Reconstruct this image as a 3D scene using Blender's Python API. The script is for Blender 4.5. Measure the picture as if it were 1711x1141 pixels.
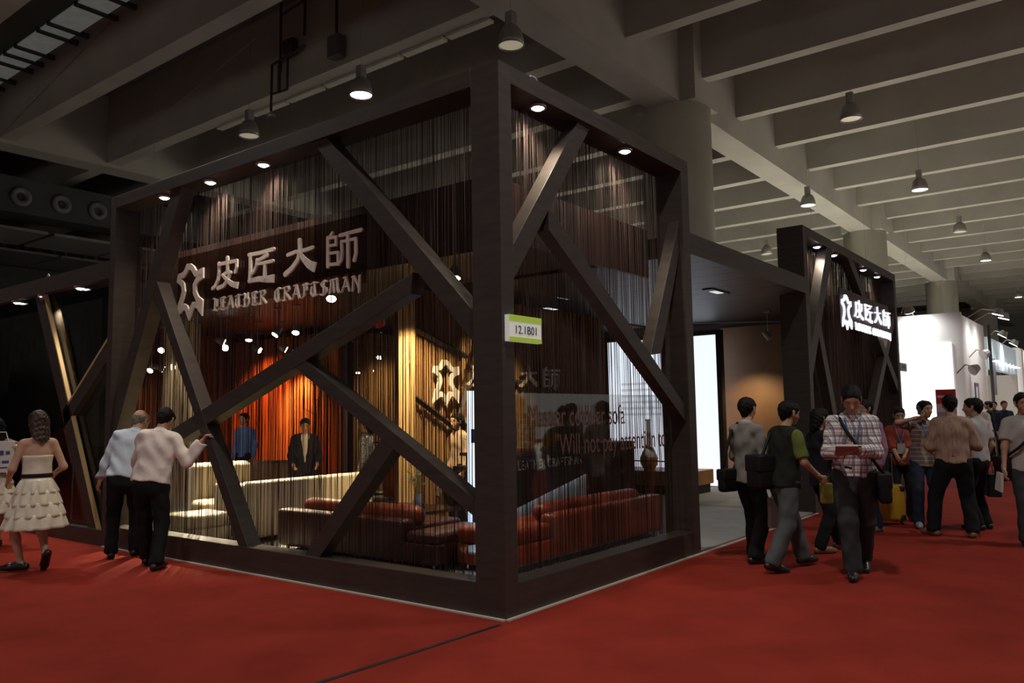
import bpy, bmesh, math, random
import numpy as np
from mathutils import Vector, Matrix

random.seed(7)
SC = bpy.context.scene
COL = SC.collection
for o in list(bpy.data.objects):
    bpy.data.objects.remove(o)

# ------------------------------------------------------------------ camera
# World frame: the near corner of the stand is the origin, +X runs along its
# right-hand face, +Y along its left-hand face, Z is up, units are metres.
CAM = Vector((-4.787, -3.782, 1.53))
FOC = 1338.77                       # focal length in pixels of a 1711 px wide frame
_yaw, _pit, _rol = math.radians(37.594), math.radians(5.143), math.radians(-0.870)
FW = Vector((math.cos(_yaw) * math.cos(_pit), math.sin(_yaw) * math.cos(_pit), math.sin(_pit)))
_r = Vector((math.sin(_yaw), -math.cos(_yaw), 0.0))
_u = _r.cross(FW)
RT = _r * math.cos(_rol) + _u * math.sin(_rol)
UP = -_r * math.sin(_rol) + _u * math.cos(_rol)
cam_data = bpy.data.cameras.new('camera')
cam_data.sensor_fit = 'HORIZONTAL'
cam_data.sensor_width = 36.0
cam_data.lens = FOC / 1711.0 * 36.0
cam_data.clip_end = 400
cam = bpy.data.objects.new('camera', cam_data)
COL.objects.link(cam)
m = Matrix.Identity(4)
for i in range(3):
    m[i][0], m[i][1], m[i][2], m[i][3] = RT[i], UP[i], -FW[i], CAM[i]
cam.matrix_world = m
SC.camera = cam

# ------------------------------------------------------------------ world + view
world = bpy.data.worlds.new('hall_air')
SC.world = world
world.use_nodes = True
world.node_tree.nodes['Background'].inputs[0].default_value = (1.0, 0.97, 0.92, 1)
world.node_tree.nodes['Background'].inputs[1].default_value = 0.46
SC.view_settings.view_transform = 'Standard'
SC.view_settings.look = 'None'
SC.view_settings.exposure = 0.0
SC.view_settings.gamma = 1.0
SC.view_settings.use_curve_mapping = False
SC.cycles.max_bounces = 6
SC.cycles.diffuse_bounces = 3
SC.cycles.glossy_bounces = 3
SC.cycles.transparent_max_bounces = 12
SC.cycles.sample_clamp_indirect = 4.0


def at(px, py, axis, value):
    """Point where the line of sight through a photo pixel meets the plane axis=value."""
    d = FW + RT * ((px - 855.5) / FOC) - UP * ((py - 570.5) / FOC)
    t = (value - CAM[axis]) / d[axis]
    return CAM + d * t


# ------------------------------------------------------------------ object helpers
def tag(o, label, cat, group=None, kind=None):
    if label:
        o['label'] = label
    if cat:
        o['category'] = cat
    if group:
        o['group'] = group
    if kind:
        o['kind'] = kind
    return o


def thing(name, label, cat, loc=(0, 0, 0), rz=0.0, group=None):
    o = bpy.data.objects.new(name, None)
    o.empty_display_size = 0.1
    COL.objects.link(o)
    o.location = loc
    o.rotation_euler = (0, 0, rz)
    return tag(o, label, cat, group)


def link_mesh(name, me, mat, parent=None, smooth=False):
    o = bpy.data.objects.new(name, me)
    COL.objects.link(o)
    if mat is not None and len(me.materials) == 0:
        me.materials.append(mat)
    if parent is not None:
        o.parent = parent
    if smooth:
        me.polygons.foreach_set('use_smooth', [True] * len(me.polygons))
    return o


class MB:
    """Collects simple solids and builds them as one mesh object."""
    def __init__(self):
        self.v, self.f = [], []

    def add(self, vs, fs):
        n = len(self.v)
        self.v += [tuple(p) for p in vs]
        self.f += [tuple(i + n for i in q) for q in fs]
        return self

    def box(self, a, b):
        x0, y0, z0 = a
        x1, y1, z1 = b
        return self.add([(x0, y0, z0), (x1, y0, z0), (x1, y1, z0), (x0, y1, z0),
                         (x0, y0, z1), (x1, y0, z1), (x1, y1, z1), (x0, y1, z1)],
                        [(0, 3, 2, 1), (4, 5, 6, 7), (0, 1, 5, 4), (1, 2, 6, 5), (2, 3, 7, 6), (3, 0, 4, 7)])

    def prism(self, pts, d):
        """closed polygon (3-D points) extruded by vector d"""
        d = Vector(d)
        n = len(pts)
        vs = [Vector(p) for p in pts] + [Vector(p) + d for p in pts]
        fs = [tuple(range(n))[::-1], tuple(range(n, 2 * n))]
        for i in range(n):
            j = (i + 1) % n
            fs.append((i, j, n + j, n + i))
        return self.add(vs, fs)

    def tube(self, pts, rad, n=8, cap=True):
        pts = [Vector(p) for p in pts]
        rads = rad if isinstance(rad, (list, tuple)) else [rad] * len(pts)
        vs, fs = [], []
        prev = None
        for i, p in enumerate(pts):
            t = (pts[min(i + 1, len(pts) - 1)] - pts[max(i - 1, 0)])
            t = t.normalized() if t.length > 1e-9 else Vector((0, 0, 1))
            if prev is None:
                a = Vector((0, 0, 1)) if abs(t.z) < 0.9 else Vector((1, 0, 0))
                prev = t.cross(a).normalized()
            u = (prev - t * prev.dot(t)).normalized()
            prev = u
            w = t.cross(u)
            for k in range(n):
                an = 2 * math.pi * k / n
                vs.append(p + (u * math.cos(an) + w * math.sin(an)) * rads[i])
        for i in range(len(pts) - 1):
            for k in range(n):
                k2 = (k + 1) % n
                fs.append((i * n + k, i * n + k2, (i + 1) * n + k2, (i + 1) * n + k))
        if cap:
            fs.append(tuple(range(n))[::-1])
            fs.append(tuple(range((len(pts) - 1) * n, len(pts) * n)))
        return self.add(vs, fs)

    def lathe(self, prof, n=20, center=(0, 0, 0)):
        """prof: list of (r, z), revolved about the vertical through center"""
        cx, cy, cz = center
        vs, fs = [], []
        for r, z in prof:
            for k in range(n):
                an = 2 * math.pi * k / n
                vs.append((cx + r * math.cos(an), cy + r * math.sin(an), cz + z))
        for i in range(len(prof) - 1):
            for k in range(n):
                k2 = (k + 1) % n
                fs.append((i * n + k, i * n + k2, (i + 1) * n + k2, (i + 1) * n + k))
        return self.add(vs, fs)

    def build(self, name, mat, parent=None, smooth=False, bevel=0.0, seg=2):
        me = bpy.data.meshes.new(name)
        me.from_pydata([tuple(p) for p in self.v], [], self.f)
        bm = bmesh.new()
        bm.from_mesh(me)
        bmesh.ops.recalc_face_normals(bm, faces=bm.faces)
        if bevel > 0:
            bmesh.ops.bevel(bm, geom=list(bm.edges), offset=bevel, segments=seg, profile=0.5, affect='EDGES')
        bm.to_mesh(me)
        bm.free()
        return link_mesh(name, me, mat, parent, smooth)


def soft_box(name, mat, parent, a, b, bev=0.05, seg=4, bulge=0.0):
    """cushion-like rounded box"""
    o = MB().box(a, b).build(name, mat, parent, smooth=True, bevel=min(bev, 0.45 * min(abs(b[i] - a[i]) for i in range(3))), seg=seg)
    if bulge:
        c = [(a[i] + b[i]) / 2 for i in range(3)]
        h = [abs(b[i] - a[i]) / 2 for i in range(3)]
        for v in o.data.vertices:
            q = [(v.co[i] - c[i]) / h[i] for i in range(3)]
            for i in range(3):
                j, k = (i + 1) % 3, (i + 2) % 3
                v.co[i] += bulge * q[i] * (1 - q[j] ** 2) * (1 - q[k] ** 2)
    return o


def copy_tree(o, parent=None):
    c = o.copy()
    COL.objects.link(c)
    c.parent = parent
    for ch in o.children:
        copy_tree(ch, c)
    return c


def struct(name, mb, mat, label=None, parent=None):
    o = mb.build(name, mat, parent)
    o['kind'] = 'structure'
    if label:
        o['label'] = label
    return o


# ------------------------------------------------------------------ materials
def nmat(name, col, rough=0.6, metal=0.0, noise=0.0, scale=8.0, bump=0.0, bscale=None, stretch=(1, 1, 1),
         emit=0.0, ecol=None, spec=0.5, sheen=0.0):
    M = bpy.data.materials.new(name)
    M.use_nodes = True
    nt = M.node_tree
    b = nt.nodes['Principled BSDF']
    b.inputs['Base Color'].default_value = (*col, 1)
    b.inputs['Roughness'].default_value = rough
    b.inputs['Metallic'].default_value = metal
    b.inputs['Specular IOR Level'].default_value = spec
    if emit:
        b.inputs['Emission Color'].default_value = (*(ecol or col), 1)
        b.inputs['Emission Strength'].default_value = emit
    if noise or bump:
        tc = nt.nodes.new('ShaderNodeTexCoord')
        mp = nt.nodes.new('ShaderNodeMapping')
        mp.inputs['Scale'].default_value = stretch
        nt.links.new(tc.outputs['Object'], mp.inputs[0])
        if noise:
            tx = nt.nodes.new('ShaderNodeTexNoise')
            tx.inputs['Scale'].default_value = scale
            tx.inputs['Detail'].default_value = 4
            nt.links.new(mp.outputs[0], tx.inputs['Vector'])
            mr = nt.nodes.new('ShaderNodeMapRange')
            mr.inputs['From Min'].default_value = 0.3
            mr.inputs['From Max'].default_value = 0.7
            mr.inputs['To Min'].default_value = 1 - noise
            mr.inputs['To Max'].default_value = 1 + noise
            nt.links.new(tx.outputs['Fac'], mr.inputs['Value'])
            mx = nt.nodes.new('ShaderNodeVectorMath')
            mx.operation = 'SCALE'
            mx.inputs[0].default_value = col
            nt.links.new(mr.outputs[0], mx.inputs['Scale'])
            nt.links.new(mx.outputs[0], b.inputs['Base Color'])
        if bump:
            t2 = nt.nodes.new('ShaderNodeTexNoise')
            t2.inputs['Scale'].default_value = bscale or scale
            t2.inputs['Detail'].default_value = 5
            nt.links.new(mp.outputs[0], t2.inputs['Vector'])
            bp = nt.nodes.new('ShaderNodeBump')
            bp.inputs['Strength'].default_value = bump
            bp.inputs['Distance'].default_value = 0.02
            nt.links.new(t2.outputs['Fac'], bp.inputs['Height'])
            nt.links.new(bp.outputs[0], b.inputs['Normal'])
    return M


def emat(name, col, strength):
    M = bpy.data.materials.new(name)
    M.use_nodes = True
    nt = M.node_tree
    nt.nodes.clear()
    e = nt.nodes.new('ShaderNodeEmission')
    e.inputs[0].default_value = (*col, 1)
    e.inputs[1].default_value = strength
    o = nt.nodes.new('ShaderNodeOutputMaterial')
    nt.links.new(e.outputs[0], o.inputs[0])
    M.cycles.emission_sampling = 'NONE'
    return M


def glass_mat(name, tint=(0.9, 0.92, 0.92), refl=0.06, rough=0.02):
    """thin pane: mostly see-through with a Fresnel-like reflection"""
    M = bpy.data.materials.new(name)
    M.use_nodes = True
    nt = M.node_tree
    nt.nodes.clear()
    tr = nt.nodes.new('ShaderNodeBsdfTransparent')
    tr.inputs[0].default_value = (*tint, 1)
    gl = nt.nodes.new('ShaderNodeBsdfGlossy')
    gl.inputs['Roughness'].default_value = rough
    lw = nt.nodes.new('ShaderNodeLayerWeight')
    lw.inputs[0].default_value = 0.25
    mr = nt.nodes.new('ShaderNodeMapRange')
    mr.inputs['To Min'].default_value = refl
    mr.inputs['To Max'].default_value = 0.11
    nt.links.new(lw.outputs['Fresnel'], mr.inputs['Value'])
    mx = nt.nodes.new('ShaderNodeMixShader')
    nt.links.new(mr.outputs[0], mx.inputs[0])
    nt.links.new(tr.outputs[0], mx.inputs[1])
    nt.links.new(gl.outputs[0], mx.inputs[2])
    o = nt.nodes.new('ShaderNodeOutputMaterial')
    nt.links.new(mx.outputs[0], o.inputs[0])
    return M


def spot(name, loc, target, watts, col, angle, blend=0.6, rad=0.04, parent=None):
    l = bpy.data.lights.new(name, 'SPOT')
    l.energy = watts
    l.color = col
    l.spot_size = math.radians(angle)
    l.spot_blend = blend
    l.shadow_soft_size = rad
    o = bpy.data.objects.new(name, l)
    COL.objects.link(o)
    d = Vector(target) - Vector(loc)
    q = d.to_track_quat('-Z', 'Y')
    if parent is not None:
        o.parent = parent
        o.location = Vector(loc) - parent.location
    else:
        o.location = loc
    o.rotation_euler = q.to_euler()
    return o


WOOD = nmat('dark_brown_laminate', (0.040, 0.029, 0.024), 0.5, noise=0.25, scale=3, stretch=(1, 1, 6), bump=0.03, bscale=30)
FASC = nmat('maroon_board', (0.028, 0.010, 0.008), 0.55, noise=0.2, scale=2)
CARPET = nmat('red_carpet', (0.24, 0.026, 0.016), 0.95, noise=0.16, scale=1.6, bump=0.4, bscale=160, spec=0.1)
GREYFL = nmat('grey_carpet', (0.33, 0.33, 0.32), 0.9, noise=0.1, scale=3, bump=0.2, bscale=120, spec=0.1)
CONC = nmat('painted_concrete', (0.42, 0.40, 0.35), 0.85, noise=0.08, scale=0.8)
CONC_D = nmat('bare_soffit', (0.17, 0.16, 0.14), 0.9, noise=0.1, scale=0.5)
COLM = nmat('column_paint', (0.72, 0.70, 0.60), 0.8, noise=0.06, scale=1.2)
DUCT = nmat('dark_duct', (0.05, 0.05, 0.052), 0.6, noise=0.1, scale=2)
BLACK = nmat('black_plastic', (0.012, 0.012, 0.013), 0.5)
METAL = nmat('grey_metal', (0.45, 0.45, 0.44), 0.35, metal=0.8)
GREYP = nmat('grey_paint', (0.30, 0.30, 0.29), 0.5)
WHITE = nmat('white_board', (0.80, 0.79, 0.77), 0.7)
EDGE = nmat('pale_edge_strip', (0.55, 0.50, 0.42), 0.6)
STRING = nmat("brown_string", (0.034, 0.015, 0.011), 0.75)
STRING_G = nmat('amber_string', (0.34, 0.19, 0.08), 0.7)
STRING_O = nmat('orange_string', (0.60, 0.14, 0.03), 0.7)
LED = emat('downlight_glow', (0.93, 0.90, 1.0), 30)
WARM = emat('spot_glow', (1.0, 0.86, 0.66), 22)
SIGNW = nmat("cream_letter", (0.85, 0.77, 0.70), 0.5)
SIGNL = emat('lit_letter', (0.90, 0.89, 1.0), 1.15)
# ================================================================== the hall
struct('floor', MB().box((-21.6, -24, -0.2), (95, 44, 0)), CARPET, 'red carpet of the exhibition hall')
struct('floor_stand', MB().box((0.05, 0.05, 0), (13.35, 12.0, 0.015)), GREYFL, 'light grey carpet inside the stand')
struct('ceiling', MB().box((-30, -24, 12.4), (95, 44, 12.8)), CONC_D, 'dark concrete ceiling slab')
struct('wall_far', MB().box((95, -16, 0), (95.4, 44, 12.8)), GREYP, 'grey end wall far down the hall')
struct('wall_left', MB().box((-30, 44, 0), (95, 44.4, 12.8)), DUCT, 'dark side wall behind the left-hand stands')

struct('light_block_near', MB().box((-22, -24, 3.6), (-21.6, 44, 12.4)), DUCT, 'unseen dark screen behind the viewer, added to block light')  # added out of view to keep level light off the rib sides
struct('light_block_right', MB().box((-22, -24.4, 3.6), (95, -24, 12.4)), DUCT, 'unseen dark screen along the right side, added to block light')  # added out of view, blocks level light from the right
struct('floor_bounce_opposite', MB().box((8, -20, 0), (80, -8.5, 0.02)), WHITE, 'unseen white floor added across the aisle to bounce light upward')  # added out of view so the ribs catch light from below
# black seam running along the carpet from the near corner of the stand
seam = MB().prism([(-0.12, -0.05, 0), (-1.72, 0.02, 0), (-3.2, 0.09, 0), (-3.2, 0.125, 0), (-1.72, 0.055, 0), (-0.12, -0.02, 0)], (0, 0, 0.004))
tag(seam.build('carpet_seam_tape', BLACK), 'thin black tape line on the red carpet ahead of the corner post', 'tape')

SHADE_B = nmat('can_black', (0.02, 0.02, 0.02), 0.5)
# big girders along X
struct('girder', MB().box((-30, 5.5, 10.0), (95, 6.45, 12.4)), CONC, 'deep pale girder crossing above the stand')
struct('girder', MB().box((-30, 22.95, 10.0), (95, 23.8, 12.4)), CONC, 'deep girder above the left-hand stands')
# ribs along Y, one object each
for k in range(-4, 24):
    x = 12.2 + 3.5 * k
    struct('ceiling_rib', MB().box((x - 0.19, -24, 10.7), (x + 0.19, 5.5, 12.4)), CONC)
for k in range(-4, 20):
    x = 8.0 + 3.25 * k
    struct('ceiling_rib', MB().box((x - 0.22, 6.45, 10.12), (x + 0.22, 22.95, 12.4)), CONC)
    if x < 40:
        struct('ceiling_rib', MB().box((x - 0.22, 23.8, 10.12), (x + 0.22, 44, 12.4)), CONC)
# sloping haunches where two ribs meet the left girder
for x in (1.5, 4.75, 8.0):
    h = MB()
    for sx in (-1, 1):
        h.prism([(x + sx * 0.225, 22.95, 10.12), (x + sx * 0.225, 14.6, 11.9), (x + sx * 0.225, 22.95, 11.9)], (sx * 0.03, 0, 0))
    struct('rib_haunch', h, CONC)
# unseen white floor with added fill lamps, bouncing light up at the left ribs
struct('floor_bounce_rear', MB().box((2.5, 13.0, 0), (26, 22.5, 0.02)), WHITE, 'unseen white floor added behind the stand to bounce light upward')
for x, nm in ((6.5, 'left'), (13.5, 'middle'), (20.5, 'right')):
    t_ = thing('hidden_fill_light', nm + ' added lamp over the unseen bounce floor behind the stand', 'light', (x, 17.5, 3.6))
    MB().lathe([(0.05, 0.25), (0.14, 0.22), (0.16, 0.0), (0.14, 0.0), (0.12, 0.18), (0.0, 0.2)], 14).build('can', SHADE_B, t_, smooth=True)
    MB().tube([(0, 0, .24), (0, 0, 8.8)], 0.006, 5).build('hanger_rod', GREYP, t_)
    spot('hidden_fill_beam', (x, 17.5, 3.57), (x, 17.5, 0), 60, (1.0, 0.93, 0.84), 155, 0.5, 0.1, t_)
# hidden white floor and lamps added to light the far ribs from below
struct('floor_bounce_stands', MB().box((20.2, 0.1, 0), (62, 14, 0.02)), WHITE, 'hidden white floor added inside the white stands to bounce light upward')
for x, nm in ((24.5, 'first'), (32, 'second'), (40, 'third'), (50, 'fourth')):
    t_ = thing('hidden_fill_light', nm + ' added lamp over the bounce floor hidden inside the white stands', 'light', (x, 5.0, 3.5))
    MB().lathe([(0.05, 0.25), (0.14, 0.22), (0.16, 0.0), (0.14, 0.0), (0.12, 0.18), (0.0, 0.2)], 14).build('can', SHADE_B, t_, smooth=True)
    MB().tube([(0, 0, .24), (0, 0, 8.92)], 0.006, 5).build('hanger_rod', GREYP, t_)
    spot('hidden_fill_beam', (x, 5.0, 3.47), (x, 5.0, 0), 2000, (1.0, 0.96, 0.82), 160, 0.4, 0.1, t_)
# round columns under the girder
for x, lab in ((15.75, 'thick round column rising behind the stand'), (36.2, 'second round column down the hall'),
               (56.0, 'third round column down the hall'), (76, 'far round column down the hall')):
    c = MB().lathe([(0.97, 0), (0.97, 10.0), (0.0, 10.0)], 40, (x, 6.0, 0)).build('column', COLM, None, smooth=False)
    for p in c.data.polygons:
        p.use_smooth = abs(p.normal.z) < 0.5
    c['kind'] = 'structure'
    c['label'] = lab
    struct('column_head', MB().box((x - 0.75, 5.05, 10.0), (x + 0.75, 6.9, 12.4)), CONC)

# ------------------------------------------------------------------ high-bay lamps
SHADE = nmat('lamp_shade_grey', (0.33, 0.32, 0.29), 0.35, metal=0.3)
INNER = nmat('lamp_reflector_glow', (0.80, 0.74, 0.60), 0.3, emit=0.22, ecol=(1.0, 0.88, 0.62))  # faint glow put in for light caught inside the unlit lamps
ON = emat('lamp_on', (0.97, 0.98, 1.0), 14)


def highbay(x, y, lab, on=False, watts=0.0, z=9.0, col=(1.0, 0.95, 0.88)):
    t = thing('highbay_lamp', lab, 'lamp', (x, y, z), 0, 'high-bay lamps under the hall ceiling')
    MB().lathe([(0.09, 0.46), (0.10, 0.42), (0.17, 0.38), (0.225, 0.28), (0.255, 0.15), (0.275, 0.0), (0.255, 0.0), (0.235, 0.14), (0.20, 0.26), (0.14, 0.34), (0.02, 0.36)], 24).build('shade', SHADE, t, smooth=True)
    sh_ = t.children[-1]
    g = MB().box((-0.09, -0.09, 0.44), (0.09, 0.09, 0.72)).build('gear_box', SHADE, t, bevel=0.015)
    MB().tube([(0, 0, 0.72), (0, 0, 12.42 - z)], 0.006, 5).build('hanger_rod', GREYP, t)
    MB().lathe([(0.25, 0.03), (0.12, 0.012), (0.0, 0.01)], 24).build('lens', ON if on else INNER, sh_, smooth=True)
    if watts:
        l = bpy.data.lights.new('lamp_light', 'SPOT')
        l.energy = watts
        l.color = col
        l.spot_size = math.radians(150)
        l.spot_blend = 0.8
        l.shadow_soft_size = 0.25
        o = bpy.data.objects.new('lamp_light', l)
        COL.objects.link(o)
        o.parent = t
        o.location = (0, 0, -0.03)
    return t


highbay(7.46, 14.4, 'unlit bell lamp hanging left of the bright one, above the left frame')
highbay(7.51, 10.04, 'brightly lit bell lamp hanging above the left frame of the stand', True, 900)
highbay(7.74, 5.77, 'unlit bell lamp right above the corner post')
highbay(16.67, 1.51, 'large unlit bell lamp hanging nearest among the right-hand ribs')
highbay(25.36, 1.54, 'lit bell lamp among the ribs beyond the large unlit one', True, 800)
highbay(24.92, 5.2, 'small lit bell lamp just right of the thick column', True)
highbay(33.86, 1.59, 'small unlit bell lamp above the bright white stand')
highbay(42.5, 1.71, 'small lit bell lamp high at the right above the white stand', True, 800)
highbay(33.0, 9.71, 'small unlit bell lamp above the entrance canopy')
highbay(42.53, 7.2, 'tiny lit bell lamp beside the second column', True)
highbay(60.19, 1.96, 'tiny lit bell lamp at the far right end of the hall', True)
# further lit lamps of the same grid, behind and beside the viewer
for x, y, nm in ((-1.2, -2.8, 'overhead lit bell lamp between viewer and stand, beyond the picture edge'), (-1.2, 10.0, 'lit bell lamp over the left aisle, beyond the picture edge'),
                 (-9.9, 1.5, 'lit bell lamp behind the viewer, beyond the picture edge'), (7.5, -7.1, 'lit bell lamp over the right aisle, beyond the picture edge')):
    highbay(x, y, nm, True, 1250)
for x, w_, nm in ((16.7, 2600, 'first'), (25.4, 3200, 'second'), (33.9, 3700, 'third'), (42.5, 3700, 'fourth'), (60, 3700, 'fifth')):  # unseen lamps added to light the white bounce floor
    highbay(x, -14.0, nm + ' added unseen bell lamp above the bounce floor across the aisle', True, w_, col=(1.0, 0.97, 0.84))

# pale trunking strips fixed under the rib over the stand
yy = 6.75
for i, ln in enumerate((1.25, 1.3, 1.3, 1.35, 1.4, 1.5, 1.6)):
    tag(MB().box((8.21, yy, 10.06), (8.42, yy + ln, 10.13)).build('strip_light', nmat('strip_pale_%d' % i, (0.62, 0.62, 0.52), 0.5), None, bevel=0.01),
        ['first', 'second', 'third', 'fourth', 'fifth', 'sixth', 'last'][i] + ' pale strip light along the rib, counted from the big girder', 'light', 'strip lights under the rib')
    yy += ln + 0.12

# skylight row in the ceiling, top left
SKYP = nmat('skylight_panel', (0.62, 0.66, 0.62), 0.4, noise=0.2, scale=3, emit=0.05, ecol=(0.8, 0.9, 0.85))
sl = thing('skylight', 'row of pale skylight panels between dark bars in the ceiling', 'skylight', (4.25, 18.2, 11.5))
ys = [-6.4, -5.2, -4.3, -3.4, -2.5, -1.0, -0.4, 1.0, 1.7, 2.4, 3.6, 4.4, 5.2]
for i in range(len(ys) - 1):
    MB().box((-0.72, ys[i] + 0.07, 0.02), (0.0, ys[i + 1] - 0.07, 0.06)).build('panel', SKYP, sl)
for y in ys:
    MB().box((-0.76, y - 0.05, -0.04), (0.27, y + 0.05, 0.08)).build('bar', DUCT, sl)

# air ducts with round jet nozzles, far left
NOZ = nmat('nozzle_grey', (0.16, 0.16, 0.165), 0.5)


def duct(y, z, x0, x1, xs, lab):
    t = thing('air_duct', lab, 'duct', (x0, y, z))
    MB().box((0, 0, -0.55), (x1 - x0, 1.2, 0.65)).build('duct_body', DUCT, t)
    for x in xs:
        MB().lathe([(0.16, 0.0), (0.30, 0.0), (0.34, 0.03), (0.30, 0.10), (0.18, 0.12), (0.13, -0.06), (0.0, -0.06)], 20).build('nozzle', NOZ, t, smooth=True)
        n = t.children[-1]
        n.rotation_euler = (math.pi / 2, 0, 0)
        n.location = (x - x0, 0, 0)
    return t


duct(25.0, 8.95, -4, 13, (2.1, 3.4, 4.7, 5.96, 7.24, 8.46, 9.7), 'upper dark air duct with a row of round nozzles')
duct(32.0, 8.56, -2, 18, (6.6, 7.8, 9.04, 10.12, 11.41, 12.6), 'lower, farther dark air duct with round nozzles')
for i, (x, y) in enumerate(((4.5, 25.6), (7.3, 25.6), (10.0, 25.6))):
    tag(MB().box((x, y, 7.95), (x + 2.6, y + 2.6, 8.05)).build('ceiling_board', nmat('board_grey_%d' % i, (0.20, 0.20, 0.20), 0.7)),
        'flat grey board hanging below the upper air duct', 'board', 'grey boards under the duct')
for i in range(6):
    x = 4.0 + 2.4 * i
    tag(MB().box((x, 28.6, 7.80), (x + 2.3, 31.6, 7.88)).build('ceiling_board', nmat('board_dark_%d' % i, (0.13, 0.13, 0.135), 0.7)),
        'wide dark grey board hanging between the two air ducts', 'board', 'dark boards between the ducts')

# sprinkler pipework hanging beside the rib
RUST = nmat('dark_pipe', (0.075, 0.04, 0.045), 0.5, metal=0.3)
pp = thing('sprinkler_pipework', 'dark hanging pipework with a star-shaped sprinkler head', 'pipes', (7.6, 13.0, 9.3))
MB().tube([(0, .26, 3.08), (0, .26, 2.2), (0, .25, 1.2)], 0.035).build('drop_pipe', RUST, pp)
MB().tube([(0, -.75, 3.08), (0, -.72, 1.9)], 0.035).build('drop_pipe', RUST, pp)
MB().tube([(0, -1.97, 3.08), (0, -1.97, 1.2)], 0.035).build('drop_pipe', RUST, pp)
MB().tube([(0, .26, 2.75), (0, -2.6, 3.0)], 0.03).build('cross_pipe', RUST, pp)
MB().tube([(0, .62, 1.5), (0, -.75, 1.62)], 0.035).build('cross_pipe', RUST, pp)
MB().tube([(0, .62, .7), (0, -.05, .66)], 0.03).build('cross_pipe', RUST, pp)
MB().tube([(0, .62, 1.5), (0, .64, .25)], 0.035).build('drop_pipe', RUST, pp)
MB().tube([(0, .3, 1.5), (0, .3, .66)], 0.045).build('drop_pipe', RUST, pp)
MB().tube([(0, -.05, 1.5), (0, -.05, .66)], 0.03).build('drop_pipe', RUST, pp)
MB().box((-.1, -.35, 1.55), (.1, .05, 1.95)).build('valve_box', RUST, pp, bevel=0.02)
MB().box((-.12, -2.15, .95), (.12, -1.75, 1.5)).build('junction_box', nmat('junction_grey', (0.10, 0.09, 0.085), 0.6), pp, bevel=0.02)
st = MB()
for k in range(8):
    a = k * math.pi / 4
    st.tube([(0, .64, .2), (.14 * math.cos(a), .64 + .14 * math.sin(a), .12 + .03 * (k % 2))], [0.03, 0.012], 5)
st.build('sprinkler_head', nmat('sprinkler_pale', (0.35, 0.33, 0.30), 0.4), pp)
# ================================================================== stand frames
H = 4.32
FD = 0.20          # depth of the frame members


def poly_x(pts, x0=0.02, x1=FD):
    return MB().prism([(x0, y, z) for y, z in pts], (x1 - x0, 0, 0))


def poly_y(pts, y0=0.02, y1=FD):
    return MB().prism([(x, y0, z) for x, z in pts], (0, y1 - y0, 0))


fr = thing('exhibition_booth', 'dark brown timber corner frame of the stand with slanting braces', 'booth')
MB().box((0, 0, 0), (0.16, 0.29, H)).build('corner_post', WOOD, fr, bevel=0.004)
MB().box((0, 6.13, 0), (0.32, 6.26, H)).build('end_post', WOOD, fr, bevel=0.004)
MB().box((3.24, 0, 0), (3.41, 0.32, H)).build('end_post', WOOD, fr, bevel=0.004)
MB().box((0.0, 0.29, 4.17), (0.32, 6.13, H)).build('top_beam', WOOD, fr, bevel=0.004)
MB().box((0.16, 0.0, 4.17), (3.24, 0.32, H)).build('top_beam', WOOD, fr, bevel=0.004)
MB().box((0.0, 0.29, 0), (FD, 6.13, 0.25)).build('base_beam', WOOD, fr, bevel=0.004)
MB().box((0.16, 0.0, 0), (3.24, FD, 0.25)).build('base_beam', WOOD, fr, bevel=0.004)
bi = 0
for pts in ([(2.33, 4.18), (2.12, 4.18), (0.27, 2.31), (0.27, 2.06)],
            [(4.86, 4.18), (4.64, 4.18), (6.14, 1.15), (6.14, 1.60)],
            [(5.36, 3.2), (5.2, 3.2), (3.27, .22), (3.43, .22)],
            [(0.98, 2.74), (4.9, 1.36), (4.9, 1.17), (1.02, 2.56)],
            [(2.62, 2.18), (0.28, .85), (0.28, .71), (2.62, 2.03)],
            [(2.45, .2), (1.35, 1.36), (1.20, 1.27), (2.24, .2)]):
    bi += 1
    poly_x(pts, 0.02 + 0.003 * bi, FD - 0.003 * bi).build('brace', WOOD, fr, bevel=0.003)
for pts in ([(1.43, 4.18), (1.22, 4.18), (.12, 2.75), (.12, 2.47)],
            [(.72, 3.29), (3.3, 1.55), (3.3, 1.37), (.72, 3.08)],
            [(3.3, 3.75), (3.3, 3.42), (2.72, 2.13), (2.48, 2.1)]):
    bi += 1
    poly_y(pts, 0.02 + 0.003 * bi, FD - 0.003 * bi).build('brace', WOOD, fr, bevel=0.003)
# pale strip along the foot of both faces
struct('trim_1', MB().box((-0.03, 0.0, 0), (0.0, 6.2, 0.012)), EDGE, 'pale edging along the foot of the left face')
struct('trim_2', MB().box((0.0, -0.03, 0), (7.4, 0.0, 0.012)), EDGE, 'pale edging along the foot of the right face')

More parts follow.
